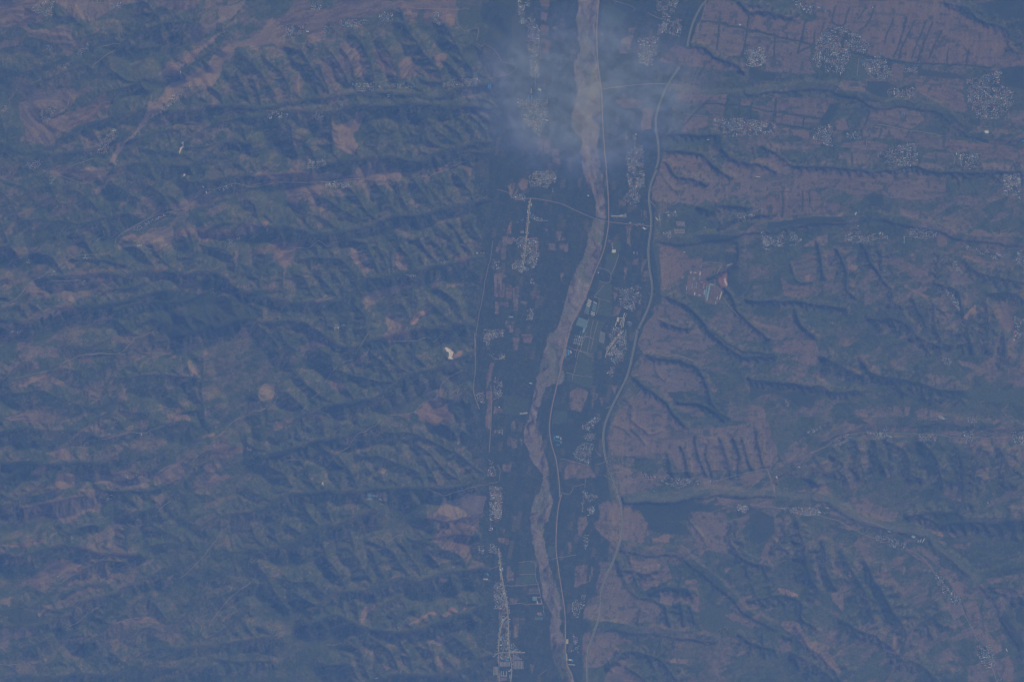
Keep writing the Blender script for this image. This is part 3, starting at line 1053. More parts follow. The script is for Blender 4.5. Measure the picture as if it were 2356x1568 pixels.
D2 T 930,1060 960,960 1060,910 1000,1030 950,1090
D2 T 1490,1240 1600,1170 1650,1170 1640,1250
D2 O 1110,1420 1190,1440 1140,1450
D2 O 1580,1350 1640,1350 1640,1430 1590,1420
D2 O 1330,1080 1430,1010 1600,990 1540,1030 1400,1050
D2 O 1600,970 1700,940 1720,980 1620,1000
D2 O 1720,1000 1830,900 1820,950 1740,990
D2 O 900,590 960,630 910,630
D2 O 1160,680 1250,690 1180,690
D2 t 640,850 720,780 760,810 700,870
D2 t 970,780 1060,790 1050,830 980,830
D2 t 960,240 1100,160 1060,200 960,330
D2 t 1140,150 1180,140 1150,200
D2 T 2090,280 2140,290 2130,340
D2 T 2070,370 2170,360 2160,420 2080,400
D2 T 2180,180 2240,180 2220,240
D2 T 2150,600 2210,660 2200,730 2150,710
D2 T 2170,870 2240,870 2240,910 2170,900
D2 T 2210,1030 2250,1030 2230,1200 2200,1190
D2 T 2260,1040 2300,1040 2300,1080
D2 M 550,950 700,830 800,810 1000,790 1270,690 1430,700 1600,650 1830,640 2000,640
D2 M 500,1080 700,1000 900,1080 1150,1130 1450,1100 1650,1060 1850,980 2000,900
D2 M 900,1568 1050,1540 1250,1490 1500,1490 1750,1470 1950,1370 2020,1340
D2 M 0,470 250,430 450,350 600,280 850,200 1050,150
D2 V 1480,200 1700,210 1800,170 1950,180
D2 V 1350,370 1500,350 1640,340 1750,310 1920,330
D2 V 1320,360 1480,390 1600,400 1690,440 1790,550 1810,610
D2 V 1500,460 1600,450 1680,455
D2 V 1000,400 1170,470 1280,600 1320,680
D2 V 1260,420 1380,560 1420,680
D2 V 820,440 920,560 1020,700
D2 V 620,500 740,640 800,780
D2 V 1010,480 1080,600 1130,720
D2 V 200,700 380,720 520,740 640,850
D2 V 60,600 240,820 330,930
D2 V 400,820 540,900
D2 V 860,1200 940,1360 1020,1520
D2 V 1030,1200 1180,1330 1240,1480
D2 V 1250,1200 1320,1340 1350,1480
D2 V 1480,1240 1540,1380 1580,1480
D2 V 1700,1200 1850,1310 1900,1390
D2 V 1480,480 1560,560 1600,640
D2 D 1400,560 1300,450 1250,400 1350,400 1420,480 1640,640 1500,640
D2 C 1430,700 1540,650 1640,645 1720,670 1800,640
D2 R 990,360 1090,360 1160,390 1230,340 1270,335 1285,295
D2 N 2080,450 2110,700 2150,900 2160,1050 2170,1300 2190,1450 2180,1568
D2 R 2145,762 2300,762
D2 R 2160,915 2300,915
D2 R 2250,567 2300,565
D2 N 2150,1020 2110,1080 2085,1200 2080,1330 2085,1568
D2 N 2030,1360 2080,1325 2180,1322 2300,1320
D2 R 650,1240 720,1245 770,1225
D2 R 1980,640 2070,600 2140,580
D2 S 2000,0 2110,0 2090,200 2050,260 2000,310 2010,150
D2 S 1910,430 1960,420 1960,500 1910,480
D2 S 2010,410 2060,430 2070,500 2000,480
D2 S 2040,730 2110,730 2150,900 2140,960 2050,960
D2 S 2080,960 2150,960 2170,1300 2090,1300
D2 S 2170,1200 2240,1300 2170,1310
D2 S 2090,1330 2180,1330 2180,1380 2090,1380
D2 S 1640,610 1720,600 1700,620
D2 I 2185,1330 2290,1350 2290,1455 2200,1455
D2 I 2085,1385 2180,1385 2180,1440 2085,1440
D2 L 2092,1530 2148,1530 2150,1555 2092,1558
D3 W 300,0 260,120 250,200 270,350 290,480 320,600 350,780 380,900 430,1000 410,1120 430,1300 450,1400 500,1500 540,1640 640,1640 605,1500 570,1430 545,1350 535,1200 490,1140 500,1080 500,950 500,850 460,750 420,620 390,500 360,350 370,250 400,200 430,100 400,0
D3 E 515,0 490,100 475,250 470,450 490,620 520,820 545,1000 550,1300 565,1430 600,1500 625,1640
D3 H 990,0 1015,100 1025,250 990,440 900,660 850,800 835,1000 775,1180 735,1330 728,1640
D3 R 155,568 285,563 292,665 315,760 355,910 365,1010
D3 R 160,668 290,666
D3 R 40,762 315,758
D3 R 70,915 350,917
D3 R 435,538 640,505
D3 R 740,1030 750,980 795,950 795,925
D3 R 315,1525 390,1465
D3 T 870,60 990,80 1020,60 1130,140 1190,190 1240,240 1210,330 1200,400 1010,390 930,400 850,340 790,280 780,240 850,200
D3 T 1590,140 1700,140 1850,150 1900,200 1890,330 1980,440 1980,500 1830,480 1750,470 1680,460 1620,360 1590,270 1640,250 1620,200
D3 T 1080,540 1280,530 1400,590 1440,690 1360,740 1200,800 1170,720 1200,680 1040,680 1000,640 1100,610
D3 T 830,560 960,570 1000,700 1120,850 1350,940 1300,1060 1100,1080 970,1070 830,1050 700,1040 690,1000 740,870 840,840 800,760 840,650
D3 T 1330,820 1430,800 1530,870 1440,920 1340,910
D3 T 1530,720 1640,700 1650,800 1670,890 1640,1000 1600,900 1500,920 1540,860 1640,820
D3 T 700,1160 850,1150 970,1150 1000,1190 900,1400 830,1440 690,1450 690,1280
D3 T 900,1480 970,1410 1050,1410 1100,1500 1200,1540 1200,1568 860,1568
D3 T 1000,1190 1110,1220 1080,1260 950,1250
D3 T 650,190 720,180 730,250 650,370
D3 T 630,600 720,590 730,740 620,780
D3 T 760,600 785,620 740,780
D3 T 80,600 120,710 60,730
D3 T 240,780 330,780 340,830 240,830
D3 T 110,1030 150,1030 150,1190 120,1190
D3 T 180,1030 220,1040 190,1080
D3 T 90,180 150,180 120,240
D3 T 560,400 600,400 590,480
D3 T 240,1410 290,1430 270,1500
D3 t 2180,480 2280,350 2270,520 2210,640 2170,600
D3 O 1230,300 1250,320 1230,350
D3 O 1270,370 1410,320 1410,400 1280,390
D3 t 1370,1300 1570,1260 1500,1300 1380,1330
D3 O 1400,1370 1570,1370 1550,1410 1410,1400
D3 t 80,890 150,870 150,900
D3 t 1740,530 1830,540 1820,590
D3 O 1870,620 1930,610 1890,660
D3 T 1870,1000 1950,990 2130,1080 2100,1110 1960,1060
D3 T 1470,480 1300,470 1410,490
D3 g 160,570 280,570 290,660 160,660
D3 g 165,670 285,670 305,750 165,750
D3 g 400,430 460,430 450,520 400,520
D3 G 1450,1000 1900,930 2100,1060 2200,1200 1800,1180
D3 D 1190,200 1550,250 1600,330 1420,330 1250,300
D3 D 1350,750 1550,780 1620,850 1500,860 1400,830 1240,860 1200,800
D3 K 980,560 1000,640 1100,640 1180,670 1300,640
D3 k 990,660 1060,770 1130,850 1240,880 1350,930
D3 K 1240,830 1400,780 1550,790 1610,850
D3 B 750,360 1000,430 1250,480 1500,500 1700,650 1900,800 2100,1000 2300,1100
D3 k 1580,180 1640,280 1690,390
D3 K 1960,230 1920,330 2000,480 2100,560 2250,600
D3 B 600,1090 900,1080 1200,1130 1500,1160 1800,1200
D3 K 900,1450 1000,1340 1100,1310 1300,1350 1400,1450 1500,1568
D3 K 1050,1420 1150,1500 1230,1568
D3 K 1170,960 1170,1080
D3 K 1380,930 1400,1080
D3 K 1520,880 1510,1080
D3 K 1590,940 1620,1060
D3 K 2000,1180 2100,1260 2300,1300
D3 S 600,900 720,830 700,920 640,1030 600,980
D3 S 690,0 820,20 700,80
D3 S 730,110 790,110 770,200 730,160
D3 S 700,340 740,320 720,470
D3 S 1980,80 2080,100 2040,150 1980,120
D3 S 605,1150 640,1200 660,1320 630,1300
D4 T 650,150 720,140 860,190 870,220 690,170
D4 T 680,200 760,200 930,290 700,220
D4 T 1120,100 1230,140 1230,220 1100,220
D4 T 1040,80 1110,100 1080,200 1010,180
D4 T 850,20 970,40 1030,70 1000,150 930,140
D4 T 1240,170 1280,190 1250,220
D4 T 1320,190 1380,190 1430,260 1340,240
D4 T 1390,430 1450,430 1590,530 1580,600 1500,540 1400,460
D4 T 1590,600 1710,640 1740,720 1660,720 1580,660
D4 T 1660,720 1740,720 1830,760 1830,830 1770,860 1700,800
D4 T 1640,870 1750,900 1790,990 1700,1040 1640,940
D4 T 1780,900 1880,860 1940,1060 1970,1130 1900,1190 1840,1100
D4 T 1950,860 2120,900 2120,970 1950,920
D4 T 1900,1200 1970,1150 2090,1240 2100,1290 2020,1330
D4 T 2010,1400 2150,1330 2190,1400 2190,1568 2080,1520
D4 T 1820,1420 1930,1420 2000,1568 1820,1568
D4 T 1280,450 1370,440 1560,640 1500,600
D4 T 210,200 340,190 330,260 240,370 220,280
D4 t 90,520 140,390 210,380 180,540 120,640 90,600
D4 t 1030,600 1150,640 1300,780 1330,830 1280,870 1100,740
D4 T 900,380 1020,420 980,500 880,500
D4 t 680,470 760,560 820,800 740,720 680,560
D4 T 540,520 580,600 610,800 560,700
D4 T 670,780 780,780 780,980 690,880
D4 T 920,780 990,870 1000,890 940,850
D4 T 1300,1200 1380,1100 1350,1200 1340,1350 1390,1370 1350,1400 1300,1300
D4 O 230,780 280,780 410,830 400,850 260,830
D4 T 480,840 560,860 640,960 580,930 500,880
D4 T 660,950 720,960 770,1030 700,1010
D4 T 270,1050 400,1060 500,1210 640,1290 770,1470 760,1490 640,1420 480,1290 380,1180 260,1090
D4 T 220,1190 350,1230 350,1300 270,1320
D4 T 370,1350 480,1340 540,1430 450,1440
D4 t 880,1130 1000,1060 1100,1060 1060,1130 1100,1180
D4 T 1200,1150 1240,1140 1230,1270 1190,1250
D4 O 1650,310 1850,320 1700,350
D4 O 1380,180 1500,230 1560,260 1640,370 1550,330
D4 T 1680,410 1850,400 1800,470 1720,440
D4 O 2020,790 2130,780 2280,840 2200,850
D4 T 1950,700 2300,650 2300,680 2020,740
D4 O 1275,590 1300,600 1300,660 1280,680
D4 O 2190,890 2280,930 2220,910
D4 t 1190,530 1260,540 1270,640 1220,620
D4 T 1000,1220 1140,1240 1250,1290 1240,1340 1100,1290
D4 t 1350,860 1420,820 1500,700 1480,860 1400,950
D4 S 270,110 500,100 600,150 560,180 420,160 300,140
D4 S 1030,330 1180,370 1300,400 1280,450 1190,430 1050,370
D4 S 1540,660 1600,690 1660,780 1750,860 1720,910 1650,870 1580,790
D4 S 1900,1250 2000,1250 2050,1400 1970,1440 1890,1330
D4 S 1540,620 1590,620 1560,660
D4 S 820,640 850,640 850,690
D4 S 2040,1530 2100,1530 2090,1568
D4 R 0,80 200,105 350,120 600,180 750,220 850,280 960,330 1050,370
D4 R 1280,430 1380,480 1450,540 1530,630 1620,750 1730,880 1790,990 1850,1120 1900,1220
D4 R 940,210 1050,240 1180,290
D4 R 2000,1420 2040,1500 2060,1568
D4 R 1650,725 1710,650
D4 C 530,30 640,40 750,100 900,180 1100,250 1200,280 1330,300 1500,350 1570,440 1700,530 1800,620 1900,710
D4 B 530,30 640,40 750,100 900,180 1100,250 1200,280 1330,300 1500,350 1570,440 1700,530 1800,620 1900,710 2050,860 2150,1060 2300,1300
D4 B 1830,770 1920,690 2050,640 2200,580 2300,560
D4 K 0,870 240,840 420,900 440,1040 560,1130
D4 K 400,230 460,400 480,620 560,800
D4 K 620,420 640,640 700,760
D4 K 780,500 840,650 960,850 1050,1050
D4 K 960,560 1020,700 1150,860 1250,1050 1300,1150
D4 K 1600,960 1500,1040 1350,1130 1280,1300
D4 K 400,1120 500,1280 620,1350 720,1480 800,1568
D4 K 360,1340 560,1420 700,1520
D4 K 1400,160 1500,200 1600,250 1800,220 2300,230
D4 K 2000,760 2200,800 2300,870
D4 K 780,1060 1000,1150 1200,1300 1300,1400 1400,1400 1600,1568
D4 K 200,480 300,360 300,220
D4 D 0,100 200,180 210,300 150,380 60,400 0,380
D4 D 1450,140 1700,180 2300,200 2300,320 1900,300 1650,290 1550,220
D4 D 380,460 520,520 560,760 440,700 340,600
D4 D 920,600 1010,640 1100,840 1260,1060 1180,1100 1060,920
D4 D 2120,900 2300,900 2300,1300 2200,1250 2080,1120
D4 D 660,250 860,300 780,320 680,280
"""
# ------------------------------------------------------------------ survey reader
BX = {'A': 0.0, 'B': 391.1, 'C': 765.0, 'D': 1136.5}
BC = {'1': 0.0, '2': 575.2, '3': 1150.4, '4': 1723.2}
FEAT = []
for _ln in SURVEY.strip().splitlines():
    t = _ln.split()
    p = np.array([[float(a) for a in q.split(',')] for q in t[2:]])
    p = p * 0.2751 + np.array([BC[t[0][1]], BX[t[0][0]]])
    FEAT.append((t[1], p, t[0]))

def feats(k):
    return [f for f in FEAT if f[0] in k]

# ------------------------------------------------------------------ grid and noise
NX, NY = 1320, 880
X0, X1, Y0, Y1 = -110.0, 2466.0, -88.0, 1656.0
xs = np.linspace(X0, X1, NX).astype(np.float32)
ys = np.linspace(Y0, Y1, NY).astype(np.float32)
GX, GY = np.meshgrid(xs, ys)
DX = (X1 - X0) / (NX - 1)
DY = (Y1 - Y0) / (NY - 1)
rng = np.random.RandomState(7)
random.seed(11)

def vnoise(x, y, sc, seed):
    r = np.random.RandomState(seed)
    tab = r.rand(256, 256).astype(np.float32)
    u = x / sc + 57.0
    v = y / sc + 91.0
    i = np.floor(u).astype(np.int32)
    j = np.floor(v).astype(np.int32)
    fu = u - i
    fv = v - j
    fu = fu * fu * (3 - 2 * fu)
    fv = fv * fv * (3 - 2 * fv)
    i0, i1, j0, j1 = i & 255, (i + 1) & 255, j & 255, (j + 1) & 255
    return ((tab[j0, i0] * (1 - fu) + tab[j0, i1] * fu) * (1 - fv)
            + (tab[j1, i0] * (1 - fu) + tab[j1, i1] * fu) * fv)

def fbm(x, y, sc, seed, octv=4, gain=0.5):
    s = np.zeros_like(x)
    a, t = 1.0, 0.0
    for k in range(octv):
        s += a * vnoise(x, y, sc / (2 ** k), seed + k * 13)
        t += a
        a *= gain
    return s / t

def smooth(a, lo, hi):
    t = np.clip((a - lo) / (hi - lo), 0, 1)
    return t * t * (3 - 2 * t)

WX = (fbm(GX, GY, 60, 100, 3) - 0.5)
WY = (fbm(GX, GY, 60, 200, 3) - 0.5)
wx2 = (fbm(GX, GY, 14, 300, 3) - 0.5)
wy2 = (fbm(GX, GY, 14, 400, 3) - 0.5)
hilly = np.clip((1120 - GX) / 60, 0, 1)
wx3 = (fbm(GX, GY, 30, 500, 3) - 0.5) * hilly
wy3 = (fbm(GX, GY, 30, 600, 3) - 0.5) * hilly
EX, EY = GX + wx2 * 5.0 + wx3 * 26, GY + wy2 * 5.0 + wy3 * 26        # ragged coordinates for natural plot edges

def bbox(p, m):
    a = max(0, int((p[:, 0].min() - m - X0) / DX))
    b = min(NX, int((p[:, 0].max() + m - X0) / DX) + 2)
    c = max(0, int((p[:, 1].min() - m - Y0) / DY))
    d = min(NY, int((p[:, 1].max() + m - Y0) / DY) + 2)
    return a, b, c, d

def inside(p, x, y):
    r = np.zeros(x.shape, bool)
    n = len(p)
    for k in range(n):
        xa, ya = p[k]
        xb, yb = p[(k + 1) % n]
        if ya == yb:
            continue
        c = ((ya > y) != (yb > y)) & (x < (xb - xa) * (y - ya) / (yb - ya) + xa)
        r ^= c
    return r

def fill(p, m=6.0, ragged=True):
    a, b, c, d = bbox(p, m)
    if b <= a or d <= c:
        return None
    sl = (slice(c, d), slice(a, b))
    return sl, inside(p, EX[sl] if ragged else GX[sl], EY[sl] if ragged else GY[sl])

def linedist(polys, rad, x=None, y=None):
    x = GX if x is None else x
    y = GY if y is None else y
    D = np.full(GX.shape, 1e6, np.float32)
    for p in polys:
        for k in range(len(p) - 1):
            q = p[k:k + 2]
            a, b, c, d = bbox(q, rad)
            if b <= a or d <= c:
                continue
            sl = (slice(c, d), slice(a, b))
            (xa, ya), (xb, yb) = q
            L2 = (xb - xa) ** 2 + (yb - ya) ** 2 + 1e-9
            t = np.clip(((x[sl] - xa) * (xb - xa) + (y[sl] - ya) * (yb - ya)) / L2, 0, 1)
            dd = np.hypot(x[sl] - (xa + t * (xb - xa)), y[sl] - (ya + t * (yb - ya)))
            D[sl] = np.minimum(D[sl], dd)
    return D

def resample(p, step):
    p = np.asarray(p, float)
    seg = np.hypot(*(p[1:] - p[:-1]).T)
    s = np.concatenate([[0], np.cumsum(seg)])
    n = max(2, int(s[-1] / step) + 1)
    t = np.linspace(0, s[-1], n)
    return np.stack([np.interp(t, s, p[:, 0]), np.interp(t, s, p[:, 1])], 1)

def curve(p, step):
    """Catmull-Rom through the surveyed points."""
    p = np.asarray(p, float)
    if len(p) < 3:
        return resample(p, step)
    q = np.vstack([2 * p[0] - p[1], p, 2 * p[-1] - p[-2]])
    out = []
    for i in range(1, len(q) - 2):
        for t in np.linspace(0, 1, 6, endpoint=False):
            a, b, c, d = q[i - 1], q[i], q[i + 1], q[i + 2]
            out.append(0.5 * (2 * b + (c - a) * t + (2 * a - 5 * b + 4 * c - d) * t * t
                              + (3 * b - a - 3 * c + d) * t ** 3))
    out.append(q[-2])
    return resample(np.array(out), step)

# ------------------------------------------------------------------ landform
wf_y = [-90, 0, 230, 470, 700, 850, 1060, 1300, 1660]
wf_x = [1190, 1180, 1150, 1128, 1105, 1095, 1118, 1130, 1150]
ef_y = [-90, 0, 100, 200, 300, 450, 560, 700, 800, 950, 1050, 1150, 1300, 1400, 1568, 1660]
ef_x = [1650, 1630, 1590, 1550, 1530, 1505, 1500, 1520, 1480, 1405, 1395, 1400, 1395, 1360, 1335, 1335]
footw = np.interp(GY, wf_y, wf_x).astype(np.float32) + WX * 34 + 3
foote = np.interp(GY, ef_y, ef_x).astype(np.float32) + WY * 14

def westbase(x, y):
    return 14 + np.maximum(0, np.interp(y, wf_y, wf_x) - x) * U * 0.016

def plateau(x, y):
    e = np.maximum(0, x - np.interp(y, ef_y, ef_x))
    h = 62 * (1 - np.exp(-e / 22.0)) + e * 0.10
    hill = np.clip((np.asarray(x) - 2050) / 300, 0, 1) * np.clip((np.asarray(y) - 1100) / 300, 0, 1)
    return h + 40 * hill

occ = {}
def occ_add(x, y):
    occ.setdefault((int(x // 8), int(y // 8)), []).append((x, y))
def occ_near(x, y, r, skip):
    a, b = int(x // 8), int(y // 8)
    n = int(r // 8) + 1
    for i in range(a - n, a + n + 1):
        for j in range(b - n, b + n + 1):
            for (u, v, w) in occ.get((i, j), ()):
                if w != skip and (u - x) ** 2 + (v - y) ** 2 < r * r:
                    return True
    return False

chan = []                        # (points, z, width, id)
mains = [curve(f[1], 3.0) for f in feats('M')]
mainpts = np.vstack(mains)
cid = 0
def add_chan(p, z, w):
    global cid
    cid += 1
    chan.append((p, z, w, cid))
    for (x, y) in p[::2]:
        occ.setdefault((int(x // 8), int(y // 8)), []).append((x, y, cid))
    return cid

for p in mains:
    add_chan(p, westbase(p[:, 0], p[:, 1]), 3.0)
for f in feats('V'):
    p = curve(f[1], 3.0)
    d0 = np.min(np.hypot(*(mainpts - p[0]).T))
    d1 = np.min(np.hypot(*(mainpts - p[-1]).T))
    if d1 < d0:
        p = p[::-1]
    s = np.arange(len(p)) * 3.0 * U
    z0 = westbase(p[0, 0], p[0, 1]) + 2
    add_chan(p, z0 + np.minimum(s * 0.085, 90), 0.8)

for _ in range(34):                      # shallow diagonal folds of the western uplands
    x, y = random.uniform(-40, 470), random.uniform(-20, 1600)
    a = random.uniform(0.30, 0.68)
    q = [(x, y)]
    for _k in range(random.randint(4, 8)):
        a += random.uniform(-0.16, 0.16)
        q.append((q[-1][0] + 22 * math.cos(a), q[-1][1] - 22 * math.sin(a)))
    p = curve(np.array(q), 3.0)
    add_chan(p, westbase(p[:, 0], p[:, 1]) + random.uniform(10, 45), random.uniform(0.5, 3.0))

bigT = [f[1] for f in feats('TLO')]
TM = np.zeros(GX.shape, bool)
for p in bigT:
    r = fill(p)
    if r:
        TM[r[0]] |= r[1]

def isT(x, y):
    i = int((x - X0) / DX)
    j = int((y - Y0) / DY)
    return 0 <= i < NX and 0 <= j < NY and TM[j, i]

def tribs(src, spacing, lmin, lmax, grad, clear, w, tstop=True, north=False):
    new = []
    for (p, z, ww, idn) in src:
        for side in (-1, 1):
            s = random.uniform(0.3, 1.0) * spacing
            L = len(p) * 3.0
            while s < L - 4:
                k = min(len(p) - 2, int(s / 3.0))
                t = p[k + 1] - p[k]
                t = t / (np.hypot(*t) + 1e-9)
                nrm = np.array([-t[1], t[0]]) * side
                up = t if z[-1] > z[0] else -t
                ang = random.uniform(0.15, 0.7)
                d = nrm + up * ang
                d /= np.hypot(*d)
                q = [p[k].copy()]
                zz = [z[k] + 1.0]
                ln = random.uniform(lmin, lmax)
                if north:
                    if nrm[1] > 0.2:
                        ln *= 0.3
                        if ln < 10:
                            s += spacing * 0.6
                            continue
                    else:
                        d = nrm + up * random.uniform(0.35, 0.85)
                        d /= np.hypot(*d)
                bend = random.uniform(-0.085, 0.085)
                st = 0
                while st < ln:
                    a = bend + random.uniform(-0.2, 0.2)
                    d = np.array([d[0] * math.cos(a) - d[1] * math.sin(a), d[0] * math.sin(a) + d[1] * math.cos(a)])
                    n = q[-1] + d * 3.0
                    st += 3.0
                    if st > 12 and (occ_near(n[0], n[1], clear, idn) or (tstop and isT(n[0], n[1]))):
                        break
                    q.append(n)
                    zz.append(zz[-1] + grad * 3.0 * U)
                if len(q) > 3:
                    new.append((np.array(q), np.array(zz), w, add_chan(np.array(q), np.array(zz), w)))
                s += spacing * random.uniform(0.65, 1.4)
    return new

west0 = list(chan)
t1 = tribs(west0, 42.0, 45, 120, 0.095, 21.0, 1.2, north=True)
t2 = tribs(west0 + t1, 44.0, 8, 24, 0.24, 12.0, 0.2)
t3w = tribs(west0 + t1 + t2, 10.0, 6, 15, 0.33, 4.6, 0.0)
occ.clear()
east0 = []
for f in feats('B'):
    p = curve(f[1], 3.0)
    pl = plateau(p[:, 0], p[:, 1])
    i = add_chan(p, pl - np.minimum(22, pl * 0.4), 9.0)
    east0.append(chan[-1])
for kk, dep, w in (('K', 34.0, 1.2), ('k', 15.0, 0.6)):
    for f in feats(kk):
        p = curve(f[1], 3.0)
        pl = plateau(p[:, 0], p[:, 1])
        dd_ = dep * (1.45 if (p[:, 0].mean() > 1850 and p[:, 1].mean() > 700) else 1.0)
        add_chan(p, np.maximum(2, pl - np.minimum(dd_, pl * 0.8)), w)
        if kk == 'K':
            east0.append(chan[-1])
t3 = tribs([c for c in east0 if c[0][:, 0].mean() > 1900 or c[0][:, 1].mean() > 1200], 26.0, 10, 42, 0.10, 11.0, 0.3)
tribs(east0 + t3, 15.0, 6, 14, 0.25, 7.0, 0.1)

SX = np.full((NY, NX), -1e5, np.float32)
SY = np.full((NY, NX), -1e5, np.float32)
SZ = np.full((NY, NX), 1e5, np.float32)
SW = np.zeros((NY, NX), np.float32)
for (p, z, w, _i) in chan:
    n = len(p) * 2
    t = np.linspace(0, len(p) - 1, n)
    px = np.interp(t, np.arange(len(p)), p[:, 0])
    py = np.interp(t, np.arange(len(p)), p[:, 1])
    pz = np.interp(t, np.arange(len(p)), z)
    i = np.round((px - X0) / DX).astype(int)
    j = np.round((py - Y0) / DY).astype(int)
    ok = (i >= 0) & (i < NX) & (j >= 0) & (j < NY)
    for a, b, c, u, v in zip(i[ok], j[ok], pz[ok], px[ok], py[ok]):
        if c < SZ[b, a]:
            SZ[b, a] = c
            SX[b, a] = u
            SY[b, a] = v
            SW[b, a] = w
SEH = smooth(GX, 1720, 1900) * smooth(GY + 0.35 * (GX - 1900), 640, 800)
SLOPE = np.where(GX < 1300, 0.66, 1.05 - 0.38 * SEH).astype(np.float32)
def cost(sx, sy, sz, sw, gx, gy, sp=SLOPE):
    return sz + sp * U * np.maximum(0, np.hypot(gx - sx, gy - sy) - sw)
CO = cost(SX, SY, SZ, SW, GX, GY)
st = 512
while st >= 1:
    for oy in (-st, 0, st):
        for ox in (-st, 0, st):
            if ox == 0 and oy == 0:
                continue
            y0, y1 = max(0, -oy), min(NY, NY - oy)
            x0, x1 = max(0, -ox), min(NX, NX - ox)
            if y1 <= y0 or x1 <= x0:
                continue
            D_ = (slice(y0, y1), slice(x0, x1))
            F_ = (slice(y0 + oy, y1 + oy), slice(x0 + ox, x1 + ox))
            fx, fy, fz, fw = SX[F_], SY[F_], SZ[F_], SW[F_]
            c = cost(fx, fy, fz, fw, GX[D_], GY[D_], SLOPE[D_])
            m = c < CO[D_]
            for A, f_ in ((SX, fx), (SY, fy), (SZ, fz), (SW, fw), (CO, c)):
                A[D_][m] = f_[m]
    st //= 2
CHD = np.hypot(GX - SX, GY - SY)

def warp(A, ux, uy):
    u = np.clip((GX + ux - X0) / DX, 0, NX - 1.001)
    v = np.clip((GY + uy - Y0) / DY, 0, NY - 1.001)
    i, j = u.astype(np.int32), v.astype(np.int32)
    fu, fv = u - i, v - j
    return ((A[j, i] * (1 - fu) + A[j, i + 1] * fu) * (1 - fv)
            + (A[j + 1, i] * (1 - fu) + A[j + 1, i + 1] * fu) * fv)

def blur(A, n):
    for _ in range(n):
        A = A.copy()
        A[1:-1] = (A[:-2] + 2 * A[1:-1] + A[2:]) * 0.25
        A[:, 1:-1] = (A[:, :-2] + 2 * A[:, 1:-1] + A[:, 2:]) * 0.25
    return A

env = warp(CO, WX * 18 + wx2 * 2, WY * 18 + wy2 * 2)
chd = warp(CHD, WX * 18 + wx2 * 2, WY * 18 + wy2 * 2)
zw = westbase(GX, GY).astype(np.float32) + 135 + 60 * (fbm(GX, GY, 260, 31, 3) - 0.5)
ze = plateau(GX, GY).astype(np.float32) + 14 * (fbm(GX, GY, 180, 41, 3) - 0.5) * smooth(GX - foote, 0, 60)
vf = 2.0 + np.abs(GX - 1290) * 0.012
isW = smooth(footw - GX, -4, 10)
isE = smooth(GX - foote, -2, 8)
cap = np.where(GX < 1300, vf + (zw - vf) * isW, vf + (ze - vf) * isE)
kk = 7.0
n00 = fbm(GX, GY, 40, 63, 2)
d = env - cap
H = np.minimum(env, cap) - kk * np.exp(-np.abs(d) / kk) * 0.5
inval = (1 - isW) * (1 - isE)
H = H * (1 - inval) + vf * inval
H = np.where(GX < footw + 30, np.minimum(H, 3.5 + U * 0.5 * (np.maximum(0, footw + 9 - GX) ** 2 / (np.maximum(0, footw + 9 - GX) + 38.0))), H)
soft = 0.55 + 0.45 * smooth(fbm(GX, GY, 230, 65, 3), 0.40, 0.60)
soft = np.where(GX < 1180, soft + (1 - soft) * smooth(GX, 380, 760), 1.0)
wb_ = westbase(GX, GY).astype(np.float32) + 8
H = np.where(GX < 1180, wb_ + (H - wb_) * soft, H)
H = np.where(GX < 1180, H, blur(H.astype(np.float32), 1)).astype(np.float32)
H += (fbm(GX, GY, 40, 61, 3) - 0.5) * 8 * np.clip((H - 6) / 60, 0, 1)

# ------------------------------------------------------------------ ground cover (true colours of the ground)
FOREST = np.array([0.030, 0.050, 0.028])
SCRUB = np.array([0.066, 0.088, 0.052])
SOIL = np.array([0.140, 0.109, 0.116])
CROP = np.array([0.056, 0.080, 0.055])
GRASS = np.array([0.050, 0.072, 0.042])
ORANGE = np.array([0.235, 0.155, 0.145])
PALE = np.array([0.178, 0.134, 0.145])
WHITE = np.array([0.56, 0.50, 0.88])
SAND = np.array([0.150, 0.130, 0.180])
RED = np.array([0.20, 0.105, 0.10])
YARD = np.array([0.20, 0.150, 0.150])
cov = np.empty((NY, NX, 3), np.float32)
n1 = fbm(GX, GY, 30, 71, 5, 0.6)
n2 = fbm(GX, GY, 7, 72, 3, 0.6)
n3 = fbm(GX * 0.8 + GY * 0.5, GY - GX * 0.45, 90, 73, 4)
gy_, gx_ = np.gradient(H, DY * U, DX * U)
slope = np.hypot(gx_, gy_)
a = 0.12 + 0.76 * smooth(n1 * 0.40 + n2 * 0.60, 0.36, 0.64)[..., None]
cov[:] = FOREST + (SCRUB - FOREST) * a
# loose patches of terraces and small tilled plots over the western hills and the eastern slopes
aniso = fbm((GX * 0.87 - GY * 0.45) * 0.6, (GX * 0.45 + GY * 0.87) * 1.7, 26, 81, 4, 0.55)
lowW = smooth(n3, 0.40, 0.62)
plots = smooth(aniso + 0.20 * (n3 - 0.5) + 0.12 * (n2 - 0.5), 0.485, 0.55) * np.clip(0.35 + lowW, 0, 1)
far = np.clip((720 - GX + 0.25 * (GY - 784) * -1) / 330, 0, 1)
plots *= np.where(GX < 1160, 0.40 + 0.56 * far, 0.9)
plots *= (1 - inval)
plots *= 1 - smooth(chd, 3.0, 0.5) * 0.9
terr = 0.5 + 0.5 * np.sin(H * 2 * math.pi / 11.0 + 6 * n1)
streak = smooth(fbm((GX * 0.87 - GY * 0.45) * 0.55 + WX * 50, (GX * 0.45 + GY * 0.87) * 3.0 + WY * 90, 13, 86, 3, 0.6), 0.44, 0.60)
cell = vnoise(GX * 0.9 + GY * 0.3, GY - GX * 0.3, 5.5, 85)
cov += (SOIL * (0.6 + 0.75 * cell[..., None]) - cov) * (plots * (0.35 + 0.45 * terr + 0.30 * streak))[..., None]
